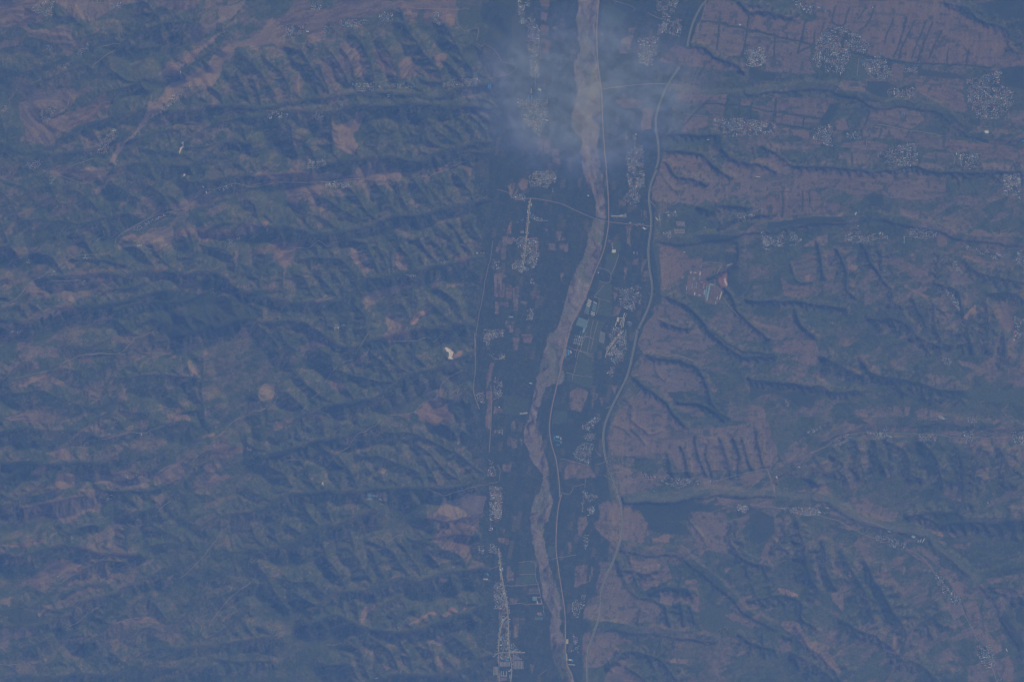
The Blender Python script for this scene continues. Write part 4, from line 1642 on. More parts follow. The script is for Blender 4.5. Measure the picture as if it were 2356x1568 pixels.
thin = np.maximum(smooth(np.abs(fbm(GX, GY, 40, 91, 4) - 0.5), 0.014, 0.003), smooth(np.abs(fbm((GX * 0.87 - GY * 0.45) * 0.5, (GX * 0.45 + GY * 0.87) * 1.4, 22, 93, 4) - 0.5), 0.016, 0.004)) * (1 - inval) * 0.75
cov += (PALE - cov) * thin[..., None] * smooth(slope, 0.12, 0.4)[..., None]

OWN = np.full((NY, NX), -1, np.int32)            # which surveyed plot a spot belongs to
RX = 1.0
def strips(sl, p, idx, amt, across=4.0, along=34.0):
    c = p - p.mean(0)
    w, v = np.linalg.eigh(c.T @ c)
    ax = v[:, 1]
    if (idx * 7) % 3 == 0:
        ax = v[:, 0]
    x, y = EX[sl] * 0.6 + GX[sl] * 0.4, EY[sl] * 0.6 + GY[sl] * 0.4
    u = x * ax[0] + y * ax[1]
    t = -x * ax[1] + y * ax[0]
    iu = np.floor(t / across).astype(np.int64)
    iv = np.floor(u / along + (iu * 0.37) % 1).astype(np.int64)
    h = ((iu * 73856093) ^ (iv * 19349663) ^ (idx * 83492791)) % 1009 / 1009.0
    h2 = ((iv * 2654435761) ^ (idx * 40503)) % 997 / 997.0
    edge = np.abs((t / across) % 1 - 0.5) * 2
    return 1 + amt * (h - 0.5) + amt * 0.7 * (h2 - 0.5) - amt * 0.5 * smooth(edge, 0.8, 1.0)

def paint(kinds, col, amt=0.3, alpha=1.0, own=True, terraced=False, ragged=True):
    for n, f in enumerate(FEAT):
        if f[0] not in kinds:
            continue
        r = fill(f[1], ragged=ragged)
        if r is None:
            continue
        sl, m = r
        if not m.any():
            continue
        ea = f[1][:, 0].mean() > 1250
        k = strips(sl, f[1], n, amt * (0.5 if ea else 1.0))
        k = k * ((0.93 + 0.14 * n2[sl]) if ea else (0.86 + 0.28 * n2[sl]))
        al = np.where(m, alpha, 0.0)
        if terraced:
            al = al * (0.30 + 0.70 * smooth(0.5 + 0.5 * np.sin(H[sl] * 2 * math.pi / 7.5 + GY[sl] * 0.35 + 3 * n1[sl]), 0.2, 0.7))
        tint = 1 + 0.14 * (((n * 7919) % 101) / 101.0 - 0.5)
        c = np.asarray(col)[None, None, :] * k[..., None] * np.array([tint, 1.0, 2 - tint])
        cov[sl] += (c - cov[sl]) * al[..., None]
        if own:
            OWN[sl][m] = n

paint('D', FOREST * 0.9, 0.1, 0.85)
paint('G', GRASS, 0.2, 0.9)
paint('g', CROP, 0.16, 0.95)
paint('T', SOIL, 0.66)
paint('t', SOIL * 0.95, 0.25, 0.85, terraced=True)
paint('L', PALE, 0.2)
paint('I', YARD * 0.7, 0.8, ragged=False)
paint('O', ORANGE, 0.35, 0.85)
paint('X', RED, 0.5)
paint('Q', WHITE, 0.25)

# valley floor orchards keep a plain dark green under the plots
orch = inval * (OWN < 0)
cov += (FOREST * (0.7 + 0.4 * n2[..., None]) - cov) * (orch * 0.92)[..., None]
grow = (np.abs(((GX * 0.98 + GY * 0.2) / 14.0) % 1 - 0.5) < 0.05) | (np.abs(((GY * 0.98 - GX * 0.2) / 24.0) % 1 - 0.5) < 0.03)
ox_ = GX * 0.985 + GY * 0.17 + WX * 8
oy_ = GY * 0.985 - GX * 0.17
cell2 = (np.floor(ox_ / 9.0).astype(np.int64) * 73856093 ^ np.floor(oy_ / 21.0 + (np.floor(ox_ / 9.0) * 0.37) % 1).astype(np.int64) * 19349663) % 1013 / 1013.0
cov += (SCRUB * 0.95 - cov) * (orch * (0.35 * grow + 0.34 * smooth(cell2, 0.55, 1.0)))[..., None]
cov += (SOIL * 0.9 - cov) * (orch * 0.45 * (cell2 > 0.955))[..., None]
cov += (SOIL * 0.7 - cov) * (orch * 0.5 * smooth(n2, 0.66, 0.74))[..., None]

# patches of green inside soil, scattered trees, ditches
holes = np.maximum(smooth(fbm(GX, GY, 9, 111, 3), 0.62, 0.70), 0.6 * smooth(fbm(GX * 0.35, GY * 1.8, 16, 112, 3), 0.64, 0.70)) * (GX > 1160) * (TM)
cov += (FOREST - cov) * (0.75 * holes)[..., None]
# watercourses: dark growth along the bottoms
inT = TM.astype(np.float32)
west_ = GX < 1180
gul = np.where(west_, 0.45, 1.0) * smooth(chd + 1.5 * (n2 - 0.5) + np.where((GX > 1300) & TM, 1.2, 0), 3.4, 1.4) * (1 - inval)
cov += (FOREST * 0.85 - cov) * (gul * 0.80)[..., None]
tl = smooth(0.5 + 0.5 * np.sin(H * 2 * math.pi / 6.0 + 4 * n1), 0.55, 0.95) * (1 - inval) * (GX > 1400) * smooth(slope, 0.03, 0.12) * (1 - smooth(slope, 0.3, 0.5))
cov += (SOIL * 1.25 - cov) * (0.55 * tl * smooth(n3, 0.38, 0.55))[..., None]
steep = smooth(slope, 0.45, 0.85) * (GX > 1400) * 0.75
cov += (SCRUB * 0.8 - cov) * steep[..., None]
hd = linedist([curve(f[1], 4) for f in feats('h')], 8, EX, EY)
hedge = smooth(hd, 2.7, 1.1)
cov += (FOREST - cov) * (0.9 * hedge)[..., None]
# creeks with gravel beds
cr = linedist([curve(f[1], 3) for f in feats('C')], 12, EX + wx2 * 6, EY + wy2 * 6)
cv = smooth(np.abs(np.sin(cr * 1.1 + 9 * n1)), 0.9, 0.2) * smooth(cr, 6.0, 1.5)
cov += (SCRUB * 1.25 + SOIL * 0.25 - cov) * (0.5 * smooth(cr, 10.0, 4.0))[..., None]
cov += (SAND * 0.85 - cov) * (0.65 * cv)[..., None]

# river bed: gravel bars, braided threads, mined pits
RIV = np.zeros(GX.shape, bool)
for f in feats('W'):
    r = fill(f[1], 12)
    r = (r[0], inside(f[1], (GX + wx2 * 11)[r[0]], (GY + wy2 * 11)[r[0]]) | inside(f[1], (GX + wx2 * 3)[r[0]], GY[r[0]])) if r else r
    if r:
        RIV[r[0]] |= r[1]
band = fbm(GX * 1.0 + WX * 60 + wx2 * 10, GY * 0.25 + WY * 20, 11, 121, 5, 0.66)
bar = fbm(GX + WX * 30, GY * 0.5, 24, 131, 4)
br = smooth(np.abs(band - 0.5), 0.035, 0.008)
pits = fbm(GX + WX * 20, GY * 0.8, 7, 125, 3, 0.7)
rc = SAND[None, None] * (0.60 + 2.4 * (band - 0.36) + 1.0 * (pits - 0.5))[..., None]
rc = rc + (SCRUB * 1.3 - rc) * (0.75 * smooth(bar, 0.50, 0.60) * smooth(pits, 0.35, 0.6))[..., None]
rc = rc + (PALE * 1.25 - rc) * (0.75 * br)[..., None]
rc = rc + (FOREST * 1.5 - rc) * (0.5 * smooth(np.abs(pits - 0.5), 0.03, 0.01))[..., None]
cov[RIV] = rc[RIV]
OWN[RIV] = 9000
H = np.where(RIV, H - 2.2 + 5.0 * (band - 0.5) + 2.5 * (bar - 0.5), H)

# settlements: yards and trees under the houses
VIL = np.zeros(GX.shape, np.float32)
for f in feats('S'):
    r = fill(f[1])
    if r:
        VIL[r[0]] = np.maximum(VIL[r[0]], r[1] * 1.0)
v1 = fbm(GX, GY, 5, 141, 2)
vc = FOREST[None, None] * 1.0 + (YARD - FOREST)[None, None] * (0.55 * smooth(v1, 0.5, 0.62))[..., None]
cov += (vc - cov) * (VIL * 0.85)[..., None]

# canopy and tilth relief
rough = np.where(RIV, 1.5, np.where(OWN >= 0, 0.6, 6.5)) * (1 - 0.4 * inval)
H = H + (vnoise(GX, GY, 2.6, 151) - 0.5) * rough
H = H + hedge * 4.0

# ------------------------------------------------------------------ roads cut into the ground
def sampleH(x, y, A=None):
    A = H if A is None else A
    u = np.clip((np.asarray(x) - X0) / DX, 0, NX - 1.001)
    v = np.clip((np.asarray(y) - Y0) / DY, 0, NY - 1.001)
    i, j = u.astype(np.int32), v.astype(np.int32)
    fu, fv = u - i, v - j
    return ((A[j, i] * (1 - fu) + A[j, i + 1] * fu) * (1 - fv)
            + (A[j + 1, i] * (1 - fu) + A[j + 1, i + 1] * fu) * fv)

def wrld(x, y):
    return (np.asarray(x) - CX) * U, (CY - np.asarray(y)) * U

roads = []
RW = {'R': 4.6, 'F': 8.0, 'N': 12.0, 'E': 13.0, 'H': 24.0}
UP = {'R': 0.6, 'F': 0.8, 'N': 0.8, 'E': 4.5, 'H': 5.0}
SMO = {'R': 4, 'F': 8, 'N': 8, 'E': 25, 'H': 60}
for f in FEAT:
    if f[0] not in RW:
        continue
    p = curve(f[1], 2.6)
    if f[0] == 'R':
        p = p + np.stack([vnoise(p[:, 0], p[:, 1], 12, 5) - 0.5, vnoise(p[:, 0], p[:, 1], 12, 6) - 0.5], 1) * 3.0
    z = sampleH(p[:, 0], p[:, 1])
    for _ in range(SMO[f[0]]):
        z[1:-1] = (z[:-2] + z[2:] + 2 * z[1:-1]) / 4
    z = z + UP[f[0]]
    ground = sampleH(p[:, 0], p[:, 1])
    roads.append((f[0], p, z, ground))
    w = RW[f[0]] / U / 2 + 1.7
    for k in range(len(p) - 1):
        if f[0] == 'H' and z[k] - ground[k] > 14:
            continue
        q = p[k:k + 2]
        a, b, c, d = bbox(q, w)
        if b <= a or d <= c:
            continue
        sl = (slice(c, d), slice(a, b))
        dx, dy = q[1] - q[0]
        L2 = dx * dx + dy * dy + 1e-9
        t = np.clip(((GX[sl] - q[0, 0]) * dx + (GY[sl] - q[0, 1]) * dy) / L2, 0, 1)
        dd = np.hypot(GX[sl] - q[0, 0] - t * dx, GY[sl] - q[0, 1] - t * dy)
        m = dd < w
        H[sl] = np.where(m, z[k] + (z[k + 1] - z[k]) * t - 1.0, H[sl])

# ------------------------------------------------------------------ materials
def mat_new(name):
    m = bpy.data.materials.new(name)
    m.use_nodes = True
    b = m.node_tree.nodes['Principled BSDF']
    b.inputs['Roughness'].default_value = 0.9
    b.inputs['Specular IOR Level'].default_value = 0.15
    return m, m.node_tree, b

gm, nt, bs = mat_new("ground_cover")
at = nt.nodes.new("ShaderNodeAttribute")
at.attribute_name = "cover"
tc = nt.nodes.new("ShaderNodeTexCoord")
nz = nt.nodes.new("ShaderNodeTexNoise")
nz.inputs['Scale'].default_value = 0.055
nz.inputs['Detail'].default_value = 3.0
mr = nt.nodes.new("ShaderNodeMapRange")
mr.inputs['From Min'].default_value = 0.3
mr.inputs['From Max'].default_value = 0.7
mr.inputs['To Min'].default_value = 0.72
mr.inputs['To Max'].default_value = 1.28
mx = nt.nodes.new("ShaderNodeVectorMath")
mx.operation = 'SCALE'
nt.links.new(tc.outputs['Object'], nz.inputs['Vector'])
nt.links.new(nz.outputs['Fac'], mr.inputs['Value'])
nt.links.new(at.outputs['Color'], mx.inputs[0])
nt.links.new(mr.outputs['Result'], mx.inputs['Scale'])
nt.links.new(mx.outputs[0], bs.inputs['Base Color'])

def flat_mat(name, col, var=0.25, scale=0.08, rough=0.85):
    m, t, b = mat_new(name)
    n = t.nodes.new("ShaderNodeTexNoise")
    n.inputs['Scale'].default_value = scale
    g = t.nodes.new("ShaderNodeTexCoord")
    r = t.nodes.new("ShaderNodeMapRange")
    r.inputs['From Min'].default_value = 0.3
    r.inputs['From Max'].default_value = 0.7
    r.inputs['To Min'].default_value = 1 - var
    r.inputs['To Max'].default_value = 1 + var
    s = t.nodes.new("ShaderNodeVectorMath")
    s.operation = 'SCALE'
    s.inputs[0].default_value = col
    t.links.new(g.outputs['Object'], n.inputs['Vector'])
    t.links.new(n.outputs['Fac'], r.inputs['Value'])
    t.links.new(r.outputs['Result'], s.inputs['Scale'])
    t.links.new(s.outputs[0], b.inputs['Base Color'])
    b.inputs['Roughness'].default_value = rough
    return m

M = {
    'dirt_road': flat_mat("dirt_road", (0.30, 0.24, 0.24)),
    'gravel_road': flat_mat("gravel_road", (0.25, 0.19, 0.19)),
    'asphalt': flat_mat("asphalt", (0.13, 0.14, 0.17), 0.15),
    'concrete_road': flat_mat("concrete_road", (0.34, 0.30, 0.30)),
    'concrete': flat_mat("concrete", (0.35, 0.33, 0.30)),
    'wall': flat_mat("wall", (0.24, 0.20, 0.20)),
    'roof_pale': flat_mat("roof_pale", (0.36, 0.36, 0.48)),
    'roof_white': flat_mat("roof_white", (0.64, 0.66, 0.88), 0.08),
    'roof_grey': flat_mat("roof_grey", (0.27, 0.27, 0.32)),
    'roof_tile': flat_mat("roof_tile", (0.36, 0.20, 0.16)),
    'roof_red': flat_mat("roof_red", (0.60, 0.10, 0.09), 0.1),
    'roof_blue': flat_mat("roof_blue", (0.06, 0.27, 0.75), 0.1, rough=0.5),
    'roof_steel': flat_mat("roof_steel", (0.20, 0.32, 0.55), 0.1, rough=0.5),
    'roof_tan': flat_mat("roof_tan", (0.48, 0.42, 0.42), 0.15),
    'leaf': flat_mat("leaf", (0.032, 0.052, 0.026), 0.5, 0.02),
}
MI = {k: i for i, k in enumerate(M)}

# ------------------------------------------------------------------ object helpers
COL = S.collection
def mesh_np(name, V, F, nv, mats, smooth_=False, mi=None):
    me = bpy.data.meshes.new(name)
    V = np.asarray(V, np.float32)
    F = np.asarray(F, np.int32)
    me.vertices.add(len(V))
    me.vertices.foreach_set('co', V.ravel())
    me.loops.add(F.size)
    me.loops.foreach_set('vertex_index', F.ravel())
    me.polygons.add(len(F))
    me.polygons.foreach_set('loop_start', np.arange(0, F.size, nv, dtype=np.int32))
    try:
        me.polygons.foreach_set('loop_total', np.full(len(F), nv, np.int32))
    except Exception:
        pass
    for m in mats:
        me.materials.append(m)
    if mi is not None:
        me.polygons.foreach_set('material_index', np.asarray(mi, np.int32))
    me.update(calc_edges=True)
    return me

def link(name, me, loc=(0, 0, 0), rz=0.0, parent=None, **props):
    o = bpy.data.objects.new(name, me)
    o.location = loc
    o.rotation_euler = (0, 0, rz)
    if parent is not None:
        o.parent = parent
    COL.objects.link(o)
    for k, v in props.items():
        o[k] = v
    return o

# ------------------------------------------------------------------ terrain meshes, cut along the plots
PX, PY = wrld(GX, GY)
VERT = np.stack([PX, PY, H], -1).reshape(-1, 3).astype(np.float32)
C4 = np.ones((NY * NX, 4), np.float32)
C4[:, :3] = np.clip(cov.reshape(-1, 3), 0.005, 0.9)
idx = np.arange(NX * NY).reshape(NY, NX)
FA = np.stack([idx[1:, :-1], idx[1:, 1:], idx[:-1, 1:], idx[:-1, :-1]], -1).reshape(-1, 4)
FO = OWN[:-1, :-1].reshape(-1)
FXc = GX[:-1, :-1].reshape(-1)
FIW = (GX < footw)[:-1, :-1].reshape(-1)
FIE = (GX > foote)[:-1, :-1].reshape(-1)
FV = (VIL > 0.5)[:-1, :-1].reshape(-1)

def part_mesh(name, mask, **props):
    f = FA[mask]
    if len(f) == 0:
        return None
    u, inv = np.unique(f, return_inverse=True)
    me = mesh_np(name, VERT[u], inv.reshape(f.shape), 4, [gm])
    ca = me.color_attributes.new("cover", 'FLOAT_COLOR', 'POINT')
    ca.data.foreach_set('color', C4[u].ravel())
    return link(name, me, **props)

ids, cnt = np.unique(FO[(FO >= 0) & (FO < 9000)], return_counts=True)
order = ids[np.argsort(-cnt)]
KN = {'T': 'field', 't': 'terraced_field', 'L': 'field', 'g': 'crop_field', 'G': 'grass_land',
      'O': 'bare_land', 'Q': 'quarry_ground', 'X': 'quarry_ground', 'I': 'yard_ground', 'D': 'woodland_ground'}
big = set(order[:290].tolist())
rest = np.ones(len(FA), bool)
ordf = np.argsort(FO, kind='stable')
FOs = FO[ordf]
for k in big:
    a, b = np.searchsorted(FOs, k), np.searchsorted(FOs, k + 1)
    sel = ordf[a:b]
    part_mesh(KN[FEAT[k][0]], sel, kind='structure')
    rest[sel] = False
m = rest & (FO == 9000)
part_mesh('riverbed', m, kind='structure')
rest &= ~m
part_mesh('village_ground', rest & FV, kind='structure')
rest &= ~FV
part_mesh('hills', rest & FIW, kind='structure')
part_mesh('plateau_land', rest & FIE & ~FIW, kind='structure')
part_mesh('valley_floor', rest & ~FIW & ~FIE, kind='structure')

# country beyond the surveyed sheet, one frame of land reaching out to the horizon
bx0, by0 = wrld(X0, Y0)
bx1, by1 = wrld(X1, Y1)
far = 29000.0
ring = []
rf = []
bot = list(zip(*wrld(xs, np.full(NX, Y0)))), list(zip(*wrld(xs, np.full(NX, Y1))))
def strip(inner, outer):
    b = len(ring)
    n = len(inner)
    ring.extend(inner)
    ring.extend(outer)
    for i in range(n - 1):
        rf.append((b + i, b + i + 1, b + n + i + 1, b + n + i))
def out(x, y):
    s = max(abs(x) / 1.0, abs(y) / 1.0)
    return (x * far / s, y * far / s, 20.0)
edges = [(np.arange(NX), np.zeros(NX, int)), (np.full(NY, NX - 1), np.arange(NY)),
         (np.arange(NX)[::-1], np.full(NX, NY - 1)), (np.zeros(NY, int), np.arange(NY)[::-1])]
for (ii, jj) in edges:
    ii, jj = ii[::1], jj[::1]
    inn = [(float(PX[j, i]), float(PY[j, i]), float(H[j, i])) for i, j in zip(ii, jj)]
    strip([out(p[0], p[1]) for p in inn], inn)
rme = mesh_np('outer_land', ring, rf, 4, [gm])
ca = rme.color_attributes.new("cover", 'FLOAT_COLOR', 'POINT')
oc = np.ones((len(ring), 4), np.float32)
oc[:, :3] = (FOREST + SOIL) * 0.42
ca.data.foreach_set('color', oc.ravel())
link('outer_land', rme, kind='structure')

# ------------------------------------------------------------------ roads
RM = {'R': 'dirt_road', 'F': 'gravel_road', 'N': 'concrete_road', 'E': 'gravel_road', 'H': 'asphalt'}
RN = {'R': 'lane', 'F': 'road', 'N': 'village_road', 'E': 'embankment_road', 'H': 'highway'}
def ribbon(p, z, width, drop, offs=0.0):
    x, y = wrld(p[:, 0], p[:, 1])
    P = np.stack([x, y], 1)
    t = np.gradient(P, axis=0)
    t /= np.hypot(t[:, 0], t[:, 1])[:, None] + 1e-9
    n = np.stack([-t[:, 1], t[:, 0]], 1)
    L = P + n * (offs + width / 2)
    Rr = P + n * (offs - width / 2)
    k = len(P)
    V = np.vstack([np.column_stack([L, z - drop]), np.column_stack([L, z]), np.column_stack([Rr, z]), np.column_stack([Rr, z - drop])])
    F = []
    for i in range(k - 1):
        for a in range(3):
            b = a * k
            F.append((b + i, b + k + i, b + k + i + 1, b + i + 1))
    F.append((0, k, 2 * k, 3 * k))
    F.append((k - 1, 4 * k - 1, 3 * k - 1, 2 * k - 1))
    return V, np.array(F)
for (k, p, z, g) in roads:
    w = RW[k]
    V, F = ribbon(p, z, w, 2.0 if k != 'H' else 2.2)
    me = mesh_np(RN[k], V, F, 4, [M[RM[k]]])
    link(RN[k], me, kind='structure')
    if k == 'H':                      # pale strip of the median and verges
        for off in (-9.5, 9.5):
            V, F = ribbon(p, z + 0.35, 2.2, 0.3, off)
            link('highway_kerb', mesh_np('highway_kerb', V, F, 4, [M['concrete']]), kind='structure')
        piers = [i for i in range(2, len(p) - 2, 3) if z[i] - g[i] > 14]
        if piers:
            V, F = [], []
            for i in piers:
                x, y = wrld(*p[i])
                for sx in (-9, 9):
                    b = len(V)
                    for zz in (g[i] - 4, z[i] - 2.0):
                        for (u, v) in ((-1.5, -1.5), (1.5, -1.5), (1.5, 1.5), (-1.5, 1.5)):
                            V.append((x + sx + u, y + v, zz))
                    F += [(b, b + 1, b + 5, b + 4), (b + 1, b + 2, b + 6, b + 5), (b + 2, b + 3, b + 7, b + 6), (b + 3, b, b + 4, b + 7)]
            link('highway_pier', mesh_np('highway_pier', V, F, 4, [M['concrete']]), kind='structure')
# ------------------------------------------------------------------ buildings
rnd = random.Random(5)
def gable(L, W, h, rise, wall, roof, over=0.4):
    """One gabled building, long side along x: vertices, faces (tris/quads), material slots."""
    l, w = L / 2, W / 2
    lo, wo = l + over, w + over
    V = [(-l, -w, 0), (l, -w, 0), (l, w, 0), (-l, w, 0), (-l, -w, h), (l, -w, h), (l, w, h), (-l, w, h),
         (-l, 0, h + rise), (l, 0, h + rise),
         (-lo, -wo, h - .1), (lo, -wo, h - .1), (lo, 0, h + rise + .15), (-lo, 0, h + rise + .15), (lo, wo, h - .1), (-lo, wo, h - .1)]
    F = [(0, 1, 5, 4), (2, 3, 7, 6), (1, 2, 6, 5), (3, 0, 4, 7), (4, 8, 7), (5, 6, 9),
         (10, 11, 12, 13), (13, 12, 14, 15)]
    return V, F, [wall] * 6 + [roof] * 2

def py_mesh(name, V, F, mi, mats):
    me = bpy.data.meshes.new(name)
    me.from_pydata(V, [], F)
    for m in mats:
        me.materials.append(m)
    me.polygons.foreach_set('material_index', mi)
    me.update()
    return me

ROOFS = ['roof_pale', 'roof_grey', 'roof_tile', 'roof_white', 'roof_blue', 'roof_red', 'roof_steel']
RDESC = {'roof_pale': 'pale grey roof', 'roof_grey': 'dull grey roof', 'roof_tile': 'brown tiled roof',
         'roof_white': 'white roof', 'roof_blue': 'blue sheet roof', 'roof_red': 'red roof', 'roof_steel': 'blue-grey sheet roof'}
def pick_roof():
    r = rnd.random()
    return ('roof_pale' if r < .40 else 'roof_grey' if r < .66 else 'roof_tile' if r < .80 else
            'roof_white' if r < .90 else 'roof_steel' if r < .945 else 'roof_blue' if r < .985 else 'roof_red')

NAMED = {  # surveyed outline -> how one finds the village
    "A4 600,280": "the large village in the upper right",
    "A4 1810,680": "the round village near the right edge",
    "A3 1770,1000": "the wide plateau village right of the cloud",
    "B3 100,560": "the roadside village left of the river",
    "B3 1000,1000": "the village between green plots and highway",
    "B3 880,1290": "the village south of the pale works",
    "B3 1060,0": "the village between cloud and highway",
    "C3 610,1000": "the village by the straight pale lane",
    "D2 2080,960": "the town at the bottom centre",
    "D2 2040,730": "the northern end of the bottom town",
    "C2 2000,1280": "the long hill-foot village, lower centre",
    "B2 1950,1330": "the square hill-foot village",
    "C2 2040,370": "the village beside the thin brown strip",
    "A3 1160,320": "the village under the cloud edge",
    "A3 1320,0": "the top edge village left of highway",
    "A4 530,1080": "the oblong village, middle upper right",
    "A4 1150,1240": "the loose village of the right plateau",
    "B4 790,570": "the long village of the right valley",
    "C3 1340,1220": "the village under the fluted plateau edge",
    "D4 1540,660": "the village between purple fields, lower right",
    "D4 270,110": "the side valley village, lower right",
}
houses = []           # (x, y, L, W, rot, roof, village or None)
def scatter(poly, name, gap):
    x0, y0 = poly.min(0)
    x1, y1 = poly.max(0)
    used = {}
    base = rnd.uniform(-0.15, 0.25)
    n = int((x1 - x0) * (y1 - y0) / (gap * gap) * 3)
    if n < 1:
        return
    rr = np.random.RandomState(n + int(x0))
    qx = x0 + rr.rand(n) * (x1 - x0)
    qy = y0 + rr.rand(n) * (y1 - y0)
    ok = inside(poly, qx + rr.rand(n) * 4 - 2, qy + rr.rand(n) * 4 - 2)
    dens = vnoise(qx, qy, 9.0, 444)
    ok &= rr.rand(n) < 0.10 + 1.6 * (dens - 0.22)
    for x, y in zip(qx[ok], qy[ok]):
        x, y = float(x), float(y)
        a, b = int(x // gap), int(y // gap)
        bad = False
        for i in (a - 1, a, a + 1):
            for j in (b - 1, b, b + 1):
                for (u, v) in used.get((i, j), ()):
                    if (u - x) ** 2 + (v - y) ** 2 < gap * gap:
                        bad = True
        if bad:
            continue
        used.setdefault((a, b), []).append((x, y))
        L = rnd.choice([8, 9, 11, 12, 14, 16, 24])
        W = rnd.uniform(5.5, 8.5)
        rot = base + (math.pi / 2 if rnd.random() < 0.4 else 0) + rnd.uniform(-0.1, 0.1)
        houses.append((x, y, L, W, rot, pick_roof(), name))
VC = {}
for f in feats('S'):
    q = f[1]
    p0 = (q[0] - np.array([BC[f[2][1]], BX[f[2][0]]])) / 0.2751
    key = "%s %d,%d" % (f[2], round(p0[0]), round(p0[1]))
    dense = key.startswith('D2 2') or key == 'B3 100,560'
    VC[NAMED.get(key)] = (q.min(0) + q.max(0)) / 2, np.maximum(q.max(0) - q.min(0), 8)
    scatter(q, NAMED.get(key), 2.2 if dense else 2.6)

# long lines of houses along the valley roads
for (k, p, z, g) in roads:
    if k not in 'NF':
        continue
    for i in range(3, len(p) - 3):
        if k == 'F' and not VIL[min(NY - 1, max(0, int((p[i, 1] - Y0) / DY))), min(NX - 1, max(0, int((p[i, 0] - X0) / DX)))]:
            continue
        t = p[i + 1] - p[i]
        t = t / np.hypot(*t)
        for sd_ in (-1, 1):
            if rnd.random() < 0.55:
                q = p[i] + np.array([-t[1], t[0]]) * sd_ * rnd.uniform(2.6, 3.6)
                if 0 < q[0] < 2356 and 0 < q[1] < 1568:
                    houses.append((q[0], q[1], rnd.choice([10, 14, 18]), 8, math.atan2(-t[1], t[0]), pick_roof(), None))

# keep houses off surveyed works and rows (those are built below)
KEEP = []
def keepout(p):
    KEEP.append(np.asarray(p, float))

def pt(blk, x, y):
    return BC[blk[1]] + x * 0.2751, BX[blk[0]] + y * 0.2751
def zoompt(ox, oy, sc):
    return lambda x, y: ((ox + x * sc) / 1.7386, (oy + y * sc) / 1.7386)

WS = 1.0
def shed(name, cat, label, a, b, width, roof, h=5.0, group=None, rise=None):
    width = max(3.5, width * WS)
    """A long building between plan points a and b: walls and roof as parts."""
    (xa, ya), (xb, yb) = wrld(*a), wrld(*b)
    L = math.hypot(xb - xa, yb - ya)
    cx_, cy_ = (xa + xb) / 2, (ya + yb) / 2
    u, v = (a[0] + b[0]) / 2, (a[1] + b[1]) / 2
    zg = float(np.max(sampleH([a[0], b[0], u], [a[1], b[1], v])))
    e = bpy.data.objects.new(name, None)
    e.location = (cx_, cy_, zg - 0.3)
    e.rotation_euler = (0, 0, math.atan2(yb - ya, xb - xa))
    e.empty_display_size = 5
    COL.objects.link(e)
    e['label'], e['category'] = label, cat
    if group:
        e['group'] = group
    if rise is None:
        rise = width * 0.16
    V, F, mi = gable(L, width, h, rise, 0, 1)
    link('wall', py_mesh('wall', V[:10], F[:6], [0] * 6, [M['wall']]), parent=e)
    th = 0.25
    RV = V[10:] + [(x, y, z - th) for (x, y, z) in V[10:]]
    RF = [(0, 1, 2, 3), (3, 2, 4, 5), (7, 6, 9, 8), (8, 9, 11, 10), (0, 6, 7, 1), (5, 4, 10, 11),
          (1, 7, 8, 2), (2, 8, 10, 4), (3, 9, 6, 0), (5, 11, 9, 3)]
    link('roof', py_mesh('roof', RV, RF, [0] * len(RF), [M[roof]]), parent=e)
    c = np.array([a, b], float)
    KEEP.append(np.array([[c[:, 0].min() - 2, c[:, 1].min() - 2], [c[:, 0].max() + 2, c[:, 1].min() - 2],
                          [c[:, 0].max() + 2, c[:, 1].max() + 2], [c[:, 0].min() - 2, c[:, 1].max() + 2]]))
    return e

ORD = ['first', 'second', 'third', 'fourth', 'fifth', 'sixth', 'seventh', 'eighth', 'ninth', 'tenth',
       'eleventh', 'twelfth', 'thirteenth', 'fourteenth', 'fifteenth', 'sixteenth']

# poultry sheds in two files beside the embankment road
WS = 0.55
Z2 = zoompt(2300, 1150, 400 / 2323)
Lc = [(310, 270, 385, 315), (295, 305, 378, 343), (285, 340, 370, 375), (275, 372, 360, 408), (265, 405, 350, 440),
      (255, 438, 340, 470), (245, 470, 335, 505), (235, 500, 330, 540), (225, 535, 322, 575), (215, 568, 315, 610)]
Rc = [(430, 330, 510, 370), (420, 365, 505, 400), (413, 400, 500, 435), (408, 432, 495, 465), (402, 465, 488, 500),
      (395, 500, 480, 530), (385, 535, 472, 570), (372, 567, 465, 600), (365, 600, 460, 637), (365, 637, 440, 668)]
for nm, ls, whites in (('river-side file', Lc, 5), ('inner file', Rc, 1)):
    for i, (a, b, c, d) in enumerate(ls):
        roof = 'roof_white' if (i < whites or (nm == 'inner file' and i in (7, 8))) else 'roof_steel' if i < 8 else 'roof_grey'
        shed('poultry_shed', 'shed', "%s %s shed from the top in the %s by the embankment road" %
             (ORD[i], {'roof_white': 'white', 'roof_steel': 'blue-grey', 'roof_grey': 'grey'}[roof], nm),
             Z2(a, b), Z2(c, d), 12, roof, 4, 'poultry sheds in two files')
# plastic greenhouses, thin and parallel
for i in range(13):
    shed('greenhouse', 'greenhouse', "%s narrow greenhouse from the river road, below the shed files" % ORD[i],
         Z2(97 + 17 * i, 690 + 5.6 * i), Z2(25 + 19 * i, 872 + 6.0 * i), 8, 'roof_steel', 2.5, 'comb of narrow greenhouses')
